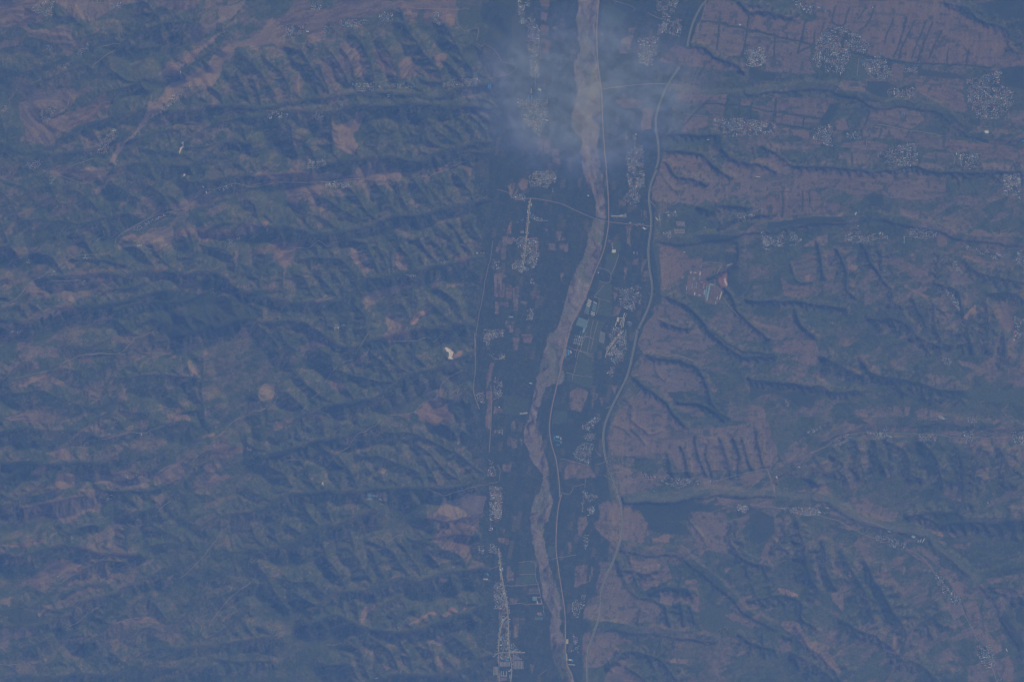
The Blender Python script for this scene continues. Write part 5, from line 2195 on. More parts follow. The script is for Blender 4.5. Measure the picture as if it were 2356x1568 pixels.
# cattle barns: five columns, three rows
cols = [(22, 1095, 'roof_blue'), (63, 1100, 'roof_blue'), (105, 1115, 'roof_white'), (145, 1125, 'roof_pale'), (188, 1135, 'roof_pale')]
for ci, (x, y, rf_) in enumerate(cols):
    for rr in range(3):
        xx, yy = x - rr * 17, y + rr * 75
        roof = rf_ if rr == 0 else 'roof_pale'
        shed('cattle_barn', 'barn', "%s barn, %s row of the barn block beside the river road" %
             (['leftmost', 'second', 'third', 'fourth', 'rightmost'][ci], ['top', 'middle', 'bottom'][rr]),
             Z2(xx, yy), Z2(xx - 14, yy + 58), 15, roof, 5, 'block of cattle barns by the river road')
# terraced housing, four columns
for ci in range(5):
    for rr in range(5):
        x, y = 600 + ci * 24 - rr * 7, 1015 + ci * 8 + rr * 50
        shed('row_house', 'house', "%s terrace, %s row, of the housing block right of the barns" %
             (['leftmost', 'second', 'third', 'fourth', 'rightmost'][ci], ORD[rr]),
             Z2(x, y), Z2(x - 6, y + 36), 11, 'roof_pale', 6, 'rows of terraced houses east of the barns')
# long pale works
for lab, a, b, c, d, w, rf_ in (
        ("longest pale works hall, upper left of the pair ending in the lane", 1155, 585, 1120, 715, 16, 'roof_tan'),
        ("thin pale works hall beside the longest one", 1198, 592, 1165, 690, 9, 'roof_pale'),
        ("lower long works hall running down to the village lane", 1150, 700, 1115, 920, 13, 'roof_tan'),
        ("middle long works hall with a blue-grey tinge", 1120, 720, 1072, 950, 12, 'roof_pale'),
        ("short works hall left of the middle long one", 1080, 750, 1045, 880, 14, 'roof_tan'),
        ("broad square works hall with pale yard-like roof", 1010, 690, 990, 790, 50, 'roof_tan'),
        ("small detached works shed at the lower left of the pale works", 960, 800, 940, 895, 11, 'roof_white'),
        ("narrow cross hall joining the pale works", 1050, 700, 1135, 718, 9, 'roof_white')):
    shed('factory_hall', 'factory', lab, Z2(a, b), Z2(c, d), w, rf_, 8, 'halls of the pale works between river and highway')
shed('warehouse', 'warehouse', "grey-blue square warehouse below the comb of greenhouses", Z2(225, 935), Z2(190, 1040), 42, 'roof_steel', 7)
shed('farm_shed', 'shed', "small blue shed above the barn block", Z2(135, 1005), Z2(118, 1085), 10, 'roof_blue', 4)
shed('farm_shed', 'shed', "small blue shed beside the cross lane right of the barn block", Z2(235, 1130), Z2(265, 1150), 20, 'roof_blue', 4)
# works on the plateau by the red quarry
WS = 0.62
Z3 = zoompt(2700, 1020, 300 / 2240)
for lab, a, b, c, d, w, rf_ in (
        ("longest blue hall of the plateau works, leaning down to the lower fence", 1030, 905, 945, 1355, 34, 'roof_steel'),
        ("narrow blue-grey hall left of the longest blue hall", 952, 870, 908, 1280, 14, 'roof_steel'),
        ("square blue hall in the lower middle of the plateau works", 890, 1040, 868, 1165, 38, 'roof_steel'),
        ("left of the two short blue halls near the works gate", 545, 655, 540, 745, 15, 'roof_steel'),
        ("right of the two short blue halls near the works gate", 582, 660, 578, 748, 15, 'roof_steel'),
        ("slim long blue hall left of the works centre", 638, 810, 618, 1010, 13, 'roof_steel'),
        ("tan flat office block by the entrance road of the plateau works", 745, 495, 738, 610, 26, 'roof_tan'),
        ("small tan block in the upper left corner of the works", 468, 482, 466, 555, 22, 'roof_tan'),
        ("pale office with a courtyard look near the works top", 545, 520, 630, 530, 17, 'roof_tan'),
        ("white shed at the bottom left of the works", 585, 1110, 575, 1198, 15, 'roof_white'),
        ("pale store shed near the lower right corner of the works", 1262, 1245, 1240, 1328, 18, 'roof_tan'),
        ("grey store with dark gaps at the lower right fence", 1215, 1375, 1200, 1462, 26, 'roof_grey'),
        ("upper cross hall over the longest blue hall", 1018, 852, 1150, 876, 14, 'roof_pale'),
        ("lower cross hall over the longest blue hall", 1018, 885, 1140, 910, 14, 'roof_steel'),
        ("pale blue hall in the works centre", 738, 655, 730, 745, 14, 'roof_steel'),
        ("broken pale stockpile shed beside the red quarry", 1385, 1090, 1320, 1320, 20, 'roof_tan'),
        ("small blue sheds at the lower left fence of the works", 320, 1135, 350, 1142, 12, 'roof_steel'),
        ("white wall-like shed on the left fence of the works", 345, 940, 325, 1060, 5, 'roof_white'),
        ("dark grey hall left of the slim blue one", 515, 850, 495, 1000, 16, 'roof_grey'),
        ("brown-roofed hall right of the works centre", 865, 850, 845, 1000, 20, 'roof_tile'),
        ("brown-roofed hall under the pale blue hall", 740, 800, 830, 812, 20, 'roof_tile'),
        ("grey hall with white spots by the lower fence", 690, 1180, 760, 1200, 24, 'roof_pale')):
    shed('factory_hall', 'factory', lab, Z3(a, b), Z3(c, d), w, rf_, 9, 'halls of the plateau works by the red quarry')
# town at the bottom edge
WS = 0.62
Z4 = zoompt(1960, 2440, 400 / 2193)
for i in range(8):
    x = 228 + i * 29
    shed('apartment_row', 'apartment building', "%s block from the left, town comb left of the main street" % ORD[i],
         Z4(x, 1122), Z4(x - 2, 1220), 11, 'roof_pale', 14, 'comb of town blocks west of the main street')
for i in range(7):
    for (ya, yb, wh) in ((955 + i * 18, 1075, 'upper'), (1100, 1275, 'lower')):
        x = 525 + i * 33
        if yb - ya < 30:
            continue
        shed('apartment_row', 'apartment building', "%s block from the left, %s town comb right of the main street" % (ORD[i], wh),
             Z4(x - (8 if wh == 'upper' else 0), ya), Z4(x + (8 if wh == 'upper' else 0), yb), 11, 'roof_pale', 14,
             'combs of town blocks east of the main street')
for i in range(4):
    x = 82 + i * 28
    shed('apartment_row', 'apartment building', "%s block from the left, small comb at the town's lower left" % ORD[i],
         Z4(x + 8, 1225), Z4(x, 1410), 11, 'roof_pale', 12, 'small comb of blocks at the lower left of town')
for lab, a, b, c, d, w, rf_ in (
        ("left wing of the town school above the pale yard", 248, 1325, 243, 1425, 14, 'roof_pale'),
        ("middle wing of the town school above the pale yard", 298, 1325, 296, 1425, 14, 'roof_pale'),
        ("right wing of the town school above the pale yard", 365, 1325, 362, 1430, 14, 'roof_pale'),
        ("cross wing along the foot of the town school", 240, 1428, 375, 1432, 14, 'roof_pale'),
        ("broad hall right of the town school", 398, 1318, 445, 1322, 22, 'roof_pale'),
        ("blue-roofed hall at the corner of the town crossing", 345, 1086, 410, 1086, 34, 'roof_blue'),
        ("blue shed beside the upper main street of the town", 402, 245, 445, 232, 22, 'roof_blue'),
        ("white shed above the blue one on the upper main street", 418, 187, 445, 187, 10, 'roof_white'),
        ("blue shed at the top left of the town", 215, 32, 217, 62, 16, 'roof_blue')):
    shed('town_hall_building' if 'hall' in lab else 'town_building', 'building', lab, Z4(a, b), Z4(c, d), w, rf_, 10)
for lab, a, b, c, d, w, rf_ in (
        ("pale greenish store beside the embankment road, lower centre", 1698, 625, 1696, 725, 40, 'roof_tan'),
        ("long white shed along the embankment road below the store", 1682, 940, 1692, 1095, 7, 'roof_white'),
        ("pale hall by the lower yard at the embankment road", 1725, 1075, 1790, 1080, 22, 'roof_white'),
        ("blue hall by the lower yard at the embankment road", 1815, 1060, 1812, 1125, 16, 'roof_blue'),
        ("grey long hall under the lower yard", 1720, 1175, 1860, 1190, 18, 'roof_pale'),
        ("blue shed on the river side of the embankment road", 1628, 955, 1622, 1050, 9, 'roof_blue'),
        ("left small shed above the purple lot", 1785, 865, 1788, 895, 8, 'roof_white'),
        ("right small shed above the purple lot", 1822, 862, 1826, 882, 14, 'roof_pale')):
    shed('yard_shed', 'shed', lab, Z4(a, b), Z4(c, d), w, rf_, 6)
for i in range(7):
    shed('greenhouse', 'greenhouse', "%s thin greenhouse from the left beneath the red-striped sheds" % ORD[i],
         Z4(1005 + i * 24, 145), Z4(1000 + i * 24, 205), 4, 'roof_steel', 2.5, 'thin greenhouses beneath the red-striped sheds')
for i in range(4):
    shed('farm_shed', 'shed', "%s red-roofed shed of the striped set right of the town" % ORD[i],
         Z4(1046 + i * 25, 38), Z4(1042 + i * 25, 92), 12, 'roof_red' if i % 2 == 0 else 'roof_pale', 4, 'red-striped sheds right of the town')
shed('farm_shed', 'shed', "blue shed under the red-striped sheds", Z4(1062, 115), Z4(1155, 95), 10, 'roof_blue', 4)
WS = 0.85
def D3(x, y):
    return pt('D3', x, y)
for lab, a, b, c, d, w, rf_ in (
        ("upper blue hall of the riverside compound", 272, 858, 310, 856, 13, 'roof_steel'),
        ("middle blue hall of the riverside compound", 272, 868, 310, 868, 13, 'roof_steel'),
        ("lower blue hall of the riverside compound", 272, 880, 310, 880, 13, 'roof_steel'),
        ("red and blue topped hall of the riverside compound", 315, 858, 335, 858, 12, 'roof_red'),
        ("pale courtyard hall of the riverside compound", 312, 890, 314, 912, 16, 'roof_tan'),
        ("long pale hall at the foot of the riverside compound", 305, 914, 348, 912, 8, 'roof_tan'),
        ("pale hall on the river side of the compound", 343, 880, 346, 905, 8, 'roof_pale')):
    shed('compound_hall', 'building', lab, D3(a, b), D3(c, d), w, rf_, 7, 'halls of the riverside compound with blue roofs')
# blue sheds in the hills, lower left
def C2(x, y):
    return pt('C2', x, y)
for i in range(8):
    for j in range(2):
        if j == 1 and i > 3:
            continue
        shed('farm_shed', 'shed', "%s blue-roofed shed from the left, %s row of the hill farm" % (ORD[i], 'upper' if j == 0 else 'lower'),
             C2(990 + i * 11, 1345 + i * 1.2 + j * 28), C2(988 + i * 11, 1366 + i * 0.6 + j * 25), 10, 'roof_steel' if i % 3 else 'roof_blue', 4,
             'blue-roofed sheds of the hill farm')
shed('farm_shed', 'shed', "white shed at the lower right of the hill farm", C2(1083, 1385), C2(1103, 1395), 7, 'roof_white', 4)
# blue farm beside the embankment road
def C3(x, y):
    return pt('C3', x, y)
for lab, a, b, c, d, w, rf_ in (
        ("left upper blue shed of the farm on the embankment road", 452, 862, 456, 888, 9, 'roof_blue'),
        ("upper green-blue shed of the farm on the embankment road", 466, 866, 496, 872, 30, 'roof_steel'),
        ("tan hall at the right of the blue farm", 508, 872, 510, 893, 14, 'roof_tan'),
        ("middle long blue shed of the embankment farm", 458, 897, 518, 905, 8, 'roof_blue'),
        ("left lower blue shed of the embankment farm", 472, 935, 500, 940, 9, 'roof_blue'),
        ("grey-blue shed at the right foot of the embankment farm", 505, 910, 516, 925, 12, 'roof_steel')):
    shed('farm_shed', 'shed', lab, C3(a, b), C3(c, d), w, rf_, 4, 'sheds of the blue farm on the embankment road')
def B3(x, y):
    return pt('B3', x, y)
for i in range(4):
    shed('white_barn', 'barn', "%s bright white barn from the left of the four above the green plots" % ORD[i],
         B3(942 + i * 8, 664 + i * 0.5), B3(938 + i * 8, 690 + i * 0.7), 9.5, 'roof_white', 5, 'four bright white barns')
for lab, a, b, c, d, w, rf_ in (
        ("white-roofed shed right of the four white barns", 1120, 682, 1120, 700, 12, 'roof_pale'),
        ("pink-roofed shed right of the four white barns", 1145, 682, 1148, 708, 9, 'roof_tile'),
        ("small white hut left of the four barns", 940, 645, 944, 652, 7, 'roof_white'),
        ("white hut on the river bank by the embankment", 819, 852, 825, 860, 10, 'roof_white'),
        ("blue hall at the river farm below the barn block", 570, 1500, 575, 1545, 22, 'roof_blue'),
        ("tan yard building beside the blue hall at the river farm", 588, 1508, 596, 1530, 20, 'roof_tan'),
        ("small blue shed at the river farm edge", 555, 1535, 560, 1550, 14, 'roof_blue'),
        ("pale hall in the plots right of the left village", 735, 210, 740, 218, 14, 'roof_white'),
        ("long pale shed on the roadside left of the highway junction", 930, 385, 1058, 385, 14, 'roof_pale'),
        ("white depot south of the bridge road near the highway", 1195, 480, 1216, 495, 16, 'roof_white'),
        ("grey-roofed silo house on the bridge road", 1080, 438, 1098, 440, 18, 'roof_steel'),
        ("tan toll house by the highway ramp", 1300, 395, 1320, 420, 16, 'roof_tan'),
        ("white gate house on the ramp by the highway", 1330, 385, 1336, 425, 8, 'roof_pale'),
        ("blue-roofed hall left of the roadside village, among brown plots", 75, 1225, 110, 1228, 16, 'roof_steel'),
        ("pale house on the right of the left valley farm strip", 1530, 685, 1548, 688, 10, 'roof_tan')):
    shed('hall' if 'hall' in lab or 'depot' in lab else 'shed', 'building', lab, B3(a, b), B3(c, d), w, rf_, 6)
WS = 0.85
# strict grid estate right of the highway
for blk, x0_, y0_, nx, ny in (('upper', 1476, 432, 8, 3), ('lower', 1456, 494, 10, 3)):
    for i in range(nx):
        for j in range(ny):
            shed('estate_house', 'house', "%s house from the left, row %s, %s grid estate right of highway" %
                 (ORD[i], ['one', 'two', 'three'][j], blk),
                 B3(x0_ + i * 9 + j * 1.5, y0_ + j * 13 + i * 0.3), B3(x0_ + i * 9 + j * 1.5, y0_ + 9 + j * 13 + i * 0.3), 8.5,
                 ('roof_pale', 'roof_pale', 'roof_tile')[(i + j) % 3], 6, 'houses of the grid estate right of the highway')
# left roadside village: special roofs
WS = 0.5
Z5 = zoompt(2000, 860, 320 / 2281)
for lab, a, b, c, d, w, rf_ in (
        ("bright red-roofed hall on the road of the left village", 765, 672, 822, 678, 16, 'roof_red'),
        ("pale blue hall across the road from the red-roofed hall", 612, 715, 665, 728, 15, 'roof_steel'),
        ("left of three parallel halls above the left village", 595, 450, 592, 515, 10, 'roof_tile'),
        ("middle of three parallel halls above the left village", 630, 450, 627, 515, 8, 'roof_white'),
        ("right of three parallel halls above the left village", 664, 452, 660, 520, 8, 'roof_white'),
        ("first white-blue shed at the foot of the slanted sheds", 462, 200, 475, 202, 10, 'roof_blue'),
        ("second white-blue shed at the foot of the slanted sheds", 490, 200, 540, 212, 12, 'roof_steel'),
        ("blue shed in the plot right of the left village road", 1055, 255, 1108, 258, 9, 'roof_blue'),
        ("left long slanted shed near the crossroads", 640, 100, 592, 175, 6, 'roof_steel'),
        ("right long slanted shed near the crossroads", 685, 90, 630, 182, 6, 'roof_steel'),
        ("shining white cottage beside the road north of the left village", 880, 85, 895, 95, 9, 'roof_white'),
        ("red-topped farmhouse left of the brown strip", 118, 410, 135, 435, 14, 'roof_red'),
        ("red-striped house row with grey roof on the left village road", 625, 765, 695, 772, 18, 'roof_tile')):
    shed('village_hall' if 'hall' in lab else 'village_shed', 'building', lab, Z5(a, b), Z5(c, d), w, rf_, 6)
WS = 0.85
def A2(x, y):
    return pt('A2', x, y)
def A3(x, y):
    return pt('A3', x, y)
def A4(x, y):
    return pt('A4', x, y)
def B4(x, y):
    return pt('B4', x, y)
def C4_(x, y):
    return pt('C4', x, y)
def D4(x, y):
    return pt('D4', x, y)
def B1(x, y):
    return pt('B1', x, y)
def D2(x, y):
    return pt('D2', x, y)
def C1(x, y):
    return pt('C1', x, y)
for lab, P_, a, b, c, d, w, rf_ in (
        ("left tall bright blue hall at the hill foot, upper centre", A2, 1998, 705, 1994, 740, 12, 'roof_blue'),
        ("right bright blue hall at the hill foot, upper centre", A2, 2014, 698, 2008, 738, 11, 'roof_blue'),
        ("upper blue greenhouse by the pale creek bend", A2, 1148, 798, 1168, 795, 9, 'roof_steel'),
        ("lower blue greenhouse by the pale creek bend", A2, 1150, 815, 1170, 808, 9, 'roof_steel'),
        ("pair of blue sheds by the creek, left one", A2, 765, 872, 764, 890, 8, 'roof_steel'),
        ("pair of blue sheds by the creek, right one", A2, 776, 870, 775, 890, 8, 'roof_steel'),
        ("turquoise L-shaped shed in the valley village", A2, 1362, 730, 1382, 722, 8, 'roof_blue'),
        ("pale large house on the mesa below the big mesa village", A2, 480, 275, 500, 275, 12, 'roof_white'),
        ("blue shed in the cloud at the left of the river", A3, 240, 800, 240, 832, 10, 'roof_blue'),
        ("tall blue shed in the cloud at the left of the river", A3, 268, 795, 265, 835, 13, 'roof_blue'),
        ("narrow tan shed above the blue sheds in the cloud", A3, 262, 742, 260, 780, 10, 'roof_tan'),
        ("pale square store above the left bank smoke", A3, 320, 742, 345, 755, 30, 'roof_pale'),
        ("left small blue shed beside the embankment near the top", A3, 852, 280, 851, 298, 6, 'roof_steel'),
        ("right small blue shed beside the embankment near the top", A3, 860, 280, 859, 298, 6, 'roof_steel'),
        ("white-roofed house on bare ground, upper right plateau", A3, 1995, 210, 2010, 215, 12, 'roof_white'),
        ("left white L-shaped farm on the green spur", A3, 1728, 1170, 1745, 1172, 6, 'roof_white'),
        ("small red-roofed house south-west of the cloud", A3, 205, 1235, 212, 1242, 8, 'roof_red'),
        ("long white shed among purple plots right of the highway", A3, 2136, 1480, 2172, 1484, 7, 'roof_white'),
        ("left big blue hall near the top right", A4, 565, 65, 590, 70, 18, 'roof_steel'),
        ("right blue hall near the top right", A4, 628, 105, 638, 90, 13, 'roof_blue'),
        ("blue shed on the plateau between road and gully", A4, 462, 262, 484, 267, 6, 'roof_blue'),
        ("white hut left near the top right village", A4, 1024, 66, 1030, 76, 7, 'roof_white'),
        ("left blue hall inside the large upper right village", A4, 655, 455, 660, 472, 9, 'roof_steel'),
        ("tan hall inside the large upper right village", A4, 675, 470, 690, 455, 14, 'roof_tan'),
        ("left blue field shed in the round purple field", A4, 1272, 940, 1270, 970, 7, 'roof_steel'),
        ("right blue field shed in the round purple field", A4, 1290, 942, 1288, 972, 7, 'roof_steel'),
        ("blue hall at the right edge by the creek", A4, 2265, 1185, 2292, 1182, 16, 'roof_blue'),
        ("white block by the creek near the right edge", A4, 1965, 1105, 1990, 1107, 22, 'roof_white'),
        ("white slanted shed on the valley edge right of centre", B4, 890, 355, 882, 378, 10, 'roof_white'),
        ("tall blue shed in the eastern side valley", B4, 1290, 555, 1288, 615, 10, 'roof_steel'),
        ("tan hall in the left cluster of the eastern valley", B4, 230, 595, 245, 600, 16, 'roof_tan'),
        ("bright blue shed at the right edge, middle height", B4, 2228, 690, 2245, 686, 12, 'roof_blue'),
        ("upper slanted white greenhouse in the right valley", C4_, 1575, 690, 1625, 712, 5, 'roof_white'),
        ("second slanted white greenhouse in the right valley", C4_, 1572, 702, 1625, 722, 5, 'roof_white'),
        ("third slanted white greenhouse in the right valley", C4_, 1600, 712, 1652, 716, 5, 'roof_steel'),
        ("white block on the road junction lower right", C4_, 225, 1195, 232, 1215, 12, 'roof_white'),
        ("lone pale blue hall at the lower right hills", C4_, 1975, 1412, 1990, 1416, 14, 'roof_steel'),
        ("first slanted white shed near the valley road, lower right", D4, 1410, 375, 1400, 392, 6, 'roof_white'),
        ("second slanted white shed near the valley road, lower right", D4, 1430, 368, 1418, 395, 6, 'roof_white'),
        ("third and brightest slanted white shed, lower right", D4, 1456, 362, 1440, 396, 7, 'roof_white'),
        ("blue square store left of the slanted white sheds", D4, 1350, 345, 1380, 350, 34, 'roof_steel'),
        ("white pair of sheds near the lower right corner", D4, 2130, 1275, 2140, 1298, 8, 'roof_white'),
        ("works building with pale roof by the lower right valley road", D4, 1150, 300, 1175, 310, 16, 'roof_steel'),
        ("white-topped house by the village below the side road", D4, 632, 104, 660, 112, 10, 'roof_pale'),
        ("first of the four tiny white sheds on the left ridge road", B1, 1160, 628, 1162, 643, 5, 'roof_white'),
        ("second of the four tiny white sheds on the left ridge road", B1, 1170, 627, 1172, 642, 5, 'roof_white'),
        ("third of the four tiny white sheds on the left ridge road", B1, 1180, 626, 1182, 641, 5, 'roof_white'),
        ("fourth of the four tiny white sheds on the left ridge road", B1, 1190, 625, 1192, 640, 5, 'roof_white'),
        ("white block beside the ridge road where it leaves the woods", B1, 1702, 140, 1712, 150, 10, 'roof_white'),
        ("upright white block on the ridge road", B1, 1730, 180, 1736, 198, 11, 'roof_white'),
        ("tiny blue shed on the dark slope, lower left of centre", D2, 1232, 1112, 1248, 1104, 9, 'roof_blue'),
        ("small blue shed in the brown hollow", D2, 1015, 818, 1028, 820, 8, 'roof_blue'),
        ("grey store at the hill foot north of the town", D2, 1952, 705, 1990, 705, 22, 'roof_pale'),
        ("blue shed at the hill foot north of the town", D2, 1980, 655, 1996, 675, 20, 'roof_blue'),
        ("white house where the hill lane meets the town road", D2, 2088, 622, 2100, 636, 16, 'roof_white'),
        ("pale blue shed on the left bottom ridge", D2, 1048, 1535, 1070, 1530, 8, 'roof_pale'),
        ("white barn beside the left river bank plots", C3, 245, 420, 268, 424, 10, 'roof_white'),
        ("pale quarry plant at the left river bank", C3, 165, 675, 230, 668, 26, 'roof_grey'),
        ("blue shed below the creek village", C3, 1280, 1318, 1296, 1322, 11, 'roof_blue'),
        ("white hut in the orchard left of the river", C2, 2080, 618, 2090, 626, 10, 'roof_white'),
        ("blue shed by the straight lane at the hill foot", C2, 1768, 1295, 1778, 1298, 11, 'roof_blue'),
        ("pale house on the far left hill road", B1, 342, 900, 350, 902, 9, 'roof_pale'),
        ("white hut on the far left hill, low in the haze", C1, 918, 842, 926, 846, 8, 'roof_pale')):
    shed('farm_building', 'building', lab, P_(a, b), P_(c, d), w, rf_, 5)

# bridges
def bridge(label, pts, width, deck_z):
    p = curve([pt(*q) for q in pts], 2.6)
    g = sampleH(p[:, 0], p[:, 1])
    z = np.linspace(g[0], g[-1], len(p)) + deck_z
    e = bpy.data.objects.new('road_bridge', None)
    cx_, cy_ = wrld(*p[len(p) // 2])
    base = float(g.min()) - 1
    e.location = (float(cx_), float(cy_), base)
    COL.objects.link(e)
    e['label'], e['category'] = label, 'bridge'
    off = np.array([float(cx_), float(cy_), base], np.float32)
    V, F = ribbon(p, z, width, 1.6)
    link('deck', mesh_np('deck', V - off, F, 4, [M['asphalt']]), parent=e)
    for o_ in (-width / 2 + 0.4, width / 2 - 0.4):
        V, F = ribbon(p, z + 1.1, 0.7, 1.05, o_)
        link('parapet', mesh_np('parapet', V - off, F, 4, [M['concrete']]), parent=e)
    pier = None
    for i in range(2, len(p) - 2, 3):
        x, y = wrld(*p[i])
        h = z[i] - 1.6 - (g[i] - 3)
        if pier is None:
            pv = [(-1, -3, 0), (1, -3, 0), (1, 3, 0), (-1, 3, 0), (-1, -3, 1), (1, -3, 1), (1, 3, 1), (-1, 3, 1)]
            pier = mesh_np('pier', pv, [(0, 1, 5, 4), (1, 2, 6, 5), (2, 3, 7, 6), (3, 0, 4, 7)], 4, [M['concrete']])
        o = link('pier', pier, (float(x) - off[0], float(y) - off[1], float(g[i]) - 3 - base), parent=e)
        o.scale = (1, 1, h)
bridge("two-lane road bridge crossing the gravel river south of the cloud", [('B3', 738, 384), ('B3', 775, 398), ('B3', 830, 412), ('B3', 905, 430)], 12, 7.0)
bridge("short farm bridge over the river bed at the bottom edge of the plain", [('B3', 1240, 1030), ('B3', 1290, 1036)], 9, 6.0)

# ------------------------------------------------------------------ houses: individuals and the mass
def kept(x, y):
    for q in KEEP:
        if q[:, 0].min() < x < q[:, 0].max() and q[:, 1].min() < y < q[:, 1].max():
            return True
    return False
onroad = linedist([p for (k, p, z, g) in roads if k in 'NEHF'], 6)
good = []
for hh in houses:
    x, y = hh[0], hh[1]
    i, j = int((x - X0) / DX), int((y - Y0) / DY)
    if onroad[j, i] < 2.3 or kept(x, y) or not (-20 < x < 2376 and -20 < y < 1590) or RIV[j, i]:
        continue
    good.append(hh)
cand = sorted([h for h in good if h[6] and 0 < h[0] < 2356 and 0 < h[1] < 1568], key=lambda h: -h[2] * h[3] * (1.5 if h[5] in ('roof_white', 'roof_blue', 'roof_red') else 1))
chosen = cand[:285]
cs = set(id(h) for h in chosen)
proto = {}
for h in chosen:
    x, y, L, W, rot, rf_, vil = h
    key = (L, round(W), rf_)
    if key not in proto:
        V, F, mi = gable(L, round(W), 4.5, 1.8, 0, 1)
        proto[key] = py_mesh('village_house', V, F, mi, [M['wall'], M[rf_]])
    wx_, wy_ = wrld(x, y)
    o = link('village_house', proto[key], (float(wx_), float(wy_), float(sampleH(x, y)) - 0.4), rot)
    c_, s_ = VC[vil]
    u, v = (x - c_[0]) / s_[0], (y - c_[1]) / s_[1]
    where = ('upper' if v < -0.17 else 'lower' if v > 0.17 else '') + ' ' + ('left' if u < -0.17 else 'right' if u > 0.17 else '')
    where = where.strip()
    size = 'long ' if L >= 20 and len(vil.split()) < 7 else ''
    o['label'] = "%s%s house %s %s" % (size, RDESC[rf_].replace(' roof', '-roofed').replace(' sheet', '').replace(' tiled', '').replace('pale grey', 'pale').replace('dull grey', 'grey'),
                                       (where + ' in') if where else 'amid', vil)
    o['category'] = 'house'
    o['group'] = "larger houses of " + vil
byl = {}
bpy.context.view_layer.update()
for o in COL.objects:
    if o.name.startswith('village_house') and 'label' in o:
        byl.setdefault(o['label'], []).append(o)
for lb, os_ in byl.items():
    if len(os_) > 1:
        os_.sort(key=lambda o: -o.location.y)
        for k, o in enumerate(os_[:16]):
            o['label'] = ORD[k] + ' ' + lb.replace(' house ', ' house from top ', 1)
restH = [h for h in good if id(h) not in cs]
VV, TT, MM = [], [], []
QQ = []
bv = 0
base_cache = {}
vs, fs4, m4 = [], [], []
for (x, y, L, W, rot, rf_, vil) in restH:
    V, F, mi = gable(L, W, 4.5, 1.8, MI['wall'], MI[rf_], 0.3)
    V = np.array(V)
    c, s_ = math.cos(rot), math.sin(rot)
    wx_, wy_ = wrld(x, y)
    Vw = np.stack([V[:, 0] * c - V[:, 1] * s_ + wx_, V[:, 0] * s_ + V[:, 1] * c + wy_, V[:, 2] + float(sampleH(x, y)) - 0.4], 1)
    vs.append(Vw)
    for ff, mm in zip(F, mi):
        if len(ff) == 4:
            fs4.append([a + bv for a in ff])
            m4.append(mm)
    bv += 16
me = mesh_np('village_houses', np.vstack(vs), np.array(fs4), 4, list(M.values()), mi=m4)
link('village_houses', me, kind='stuff', label='small houses packed in the villages across the plain')

# ------------------------------------------------------------------ trees: crowns massed in villages, gullies, orchards and woods
want = (VIL > 0.5) * 0.55 + (hedge > 0.4) * 0.8 + (gul > 0.5) * 0.10
for f in feats('D'):
    r = fill(f[1])
    if r:
        want[r[0]] += r[1] * 0.16
want = want + orch * 0.10 * (vnoise(GX, GY, 8, 501) > 0.4)
want[RIV] = 0
want[onroad < 3] = 0
want[OWN >= 0] *= 0.25
want[(GX < -20) | (GX > 2376) | (GY < -20) | (GY > 1588)] = 0
pick = rng.rand(NY, NX) < want * 0.42
jj, ii = np.nonzero(pick)
n = len(ii)
tx = xs[ii] + (rng.rand(n) - 0.5) * 1.9
ty = ys[jj] + (rng.rand(n) - 0.5) * 1.9
tz = sampleH(tx, ty)
wx_, wy_ = wrld(tx, ty)
rad = 3.2 + 3.2 * rng.rand(n)
hgt = rad * (1.0 + 0.6 * rng.rand(n))
ang = rng.rand(n) * 6.28
base5 = np.array([[math.cos(a), math.sin(a), 0.35] for a in np.linspace(0, 2 * math.pi, 6)[:-1]])
TV = np.zeros((n, 6, 3), np.float32)
for k in range(5):
    rr = rad * (0.75 + 0.5 * rng.rand(n))
    a = ang + k * 1.2566
    TV[:, k, 0] = wx_ + np.cos(a) * rr
    TV[:, k, 1] = wy_ + np.sin(a) * rr
    TV[:, k, 2] = tz + hgt * (0.1 + 0.3 * rng.rand(n))
TV[:, 5, 0] = wx_ + (rng.rand(n) - 0.5) * rad * 0.5
TV[:, 5, 1] = wy_ + (rng.rand(n) - 0.5) * rad * 0.5
TV[:, 5, 2] = tz + hgt * 1.5
b = (np.arange(n) * 6)[:, None, None]
TFc = (np.array([[k, (k + 1) % 5, 5] for k in range(5)])[None] + b).reshape(-1, 3)
link('tree_crowns', mesh_np('tree_crowns', TV.reshape(-1, 3), TFc, 3, [M['leaf']]), kind='stuff',
     label='dark tree crowns massed among the houses, hedges and gullies')
print('houses', len(good), 'crowns', n)
# ------------------------------------------------------------------ air
def box_mesh(name, x0, y0, z0, x1, y1, z1, mats):
    V = [(x, y, z) for z in (z0, z1) for (x, y) in ((x0, y0), (x1, y0), (x1, y1), (x0, y1))]
    F = [(0, 3, 2, 1), (4, 5, 6, 7), (0, 1, 5, 4), (1, 2, 6, 5), (2, 3, 7, 6), (3, 0, 4, 7)]
    return mesh_np(name, V, F, 4, mats)

def vol_mat(name, color, density):
    m = bpy.data.materials.new(name)
    m.use_nodes = True
    t = m.node_tree
    t.nodes.clear()
    v = t.nodes.new("ShaderNodeVolumePrincipled")
    v.inputs['Color'].default_value = (*color, 1)
    v.inputs['Absorption Color'].default_value = (1, 1, 1, 1)
    v.inputs['Density'].default_value = density
    v.inputs['Anisotropy'].default_value = 0.0
    o = t.nodes.new("ShaderNodeOutputMaterial")
    t.links.new(v.outputs[0], o.inputs['Volume'])
    return m
hz = link('haze', box_mesh('haze', -80000, -80000, -60, 80000, 80000, ALT + 60, [vol_mat('haze', HAZE_COLOR, HAZE_DENSITY)]),
          kind='stuff', label='blue haze of the air over the whole valley')

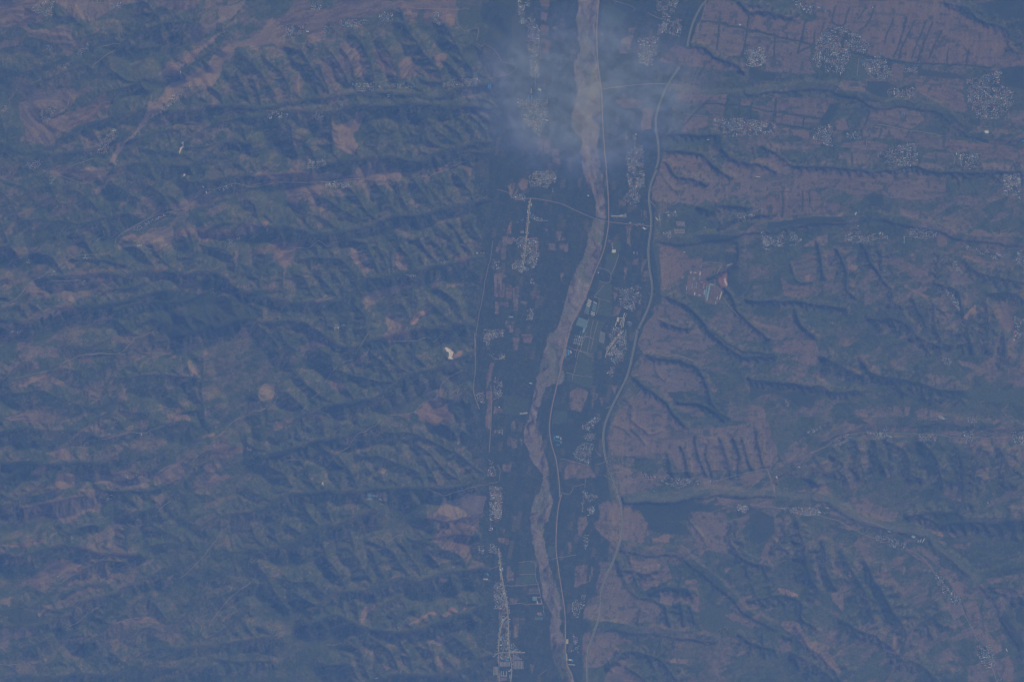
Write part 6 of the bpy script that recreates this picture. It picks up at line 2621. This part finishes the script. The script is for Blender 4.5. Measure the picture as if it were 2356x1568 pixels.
# thin smoky cloud over the upper river plain: a bank of real thickness, torn at the edges
def smoke_bank(name, cx, cy, rx, ry, zc, thick, seed, density, label, ang=0.0):
    n = 150
    t = np.linspace(-1, 1, n)
    A, B = np.meshgrid(t, t)
    ca_, sa_ = math.cos(ang), math.sin(ang)
    px = cx + (A * ca_ - B * sa_) * rx
    py = cy + (A * sa_ + B * ca_) * ry
    px = px.astype(np.float32)
    py = py.astype(np.float32)
    w1 = fbm(px, py, 70, seed, 5, 0.6)
    w2 = fbm(px + 60 * (w1 - 0.5), py * 1.3, 34, seed + 5, 4, 0.6)
    r = np.sqrt(A * A + B * B)
    env_ = np.clip(1.0 - r ** 1.6 - 0.55 * (1 - w1) + 0.2, 0, 1) * smooth(1 - r, 0.0, 0.5)
    w3 = fbm(px * 0.5 + py * 0.6 + 90 * (w1 - 0.5), py * 1.7 - px * 1.2, 26, seed + 9, 4, 0.6)
    th = thick * env_ ** 1.3 * (0.30 + 1.5 * np.clip(w2 - 0.28, 0, 1) + 0.9 * np.clip(w3 - 0.45, 0, 1)) + 0.02
    X, Y = (px - CX) * 2.608, (CY - py) * 2.608        # metres in the cloud's own level
    mid = zc + 30 * (w1 - 0.5)
    top = np.stack([X, Y, mid + th / 2], -1).reshape(-1, 3)
    low = np.stack([X, Y, mid - th / 2], -1).reshape(-1, 3)
    id_ = np.arange(n * n).reshape(n, n)
    f1 = np.stack([id_[1:, :-1], id_[1:, 1:], id_[:-1, 1:], id_[:-1, :-1]], -1).reshape(-1, 4)
    ok_ = (th.reshape(-1)[f1] > 2.0).all(1)
    f1 = f1[ok_]
    f2 = f1[:, ::-1] + n * n
    ed = {}
    for q in f1.tolist():
        for k in range(4):
            e1, e2 = q[k], q[(k + 1) % 4]
            if (e2, e1) in ed:
                del ed[(e2, e1)]
            else:
                ed[(e1, e2)] = 1
    f3 = np.array([(e2, e1, e1 + n * n, e2 + n * n) for (e1, e2) in ed])
    me = mesh_np(name, np.vstack([top, low]), np.vstack([f1, f2, f3]), 4, [vol_mat(name, (0.185, 0.215, 1.0), density)])
    link(name, me, kind='stuff', label=label)
smoke_bank('thin_cloud', 1345, 215, 350, 260, 20000, 330, 900, 5.2e-3, 'thin smoky cloud drifting over the river in the upper centre')
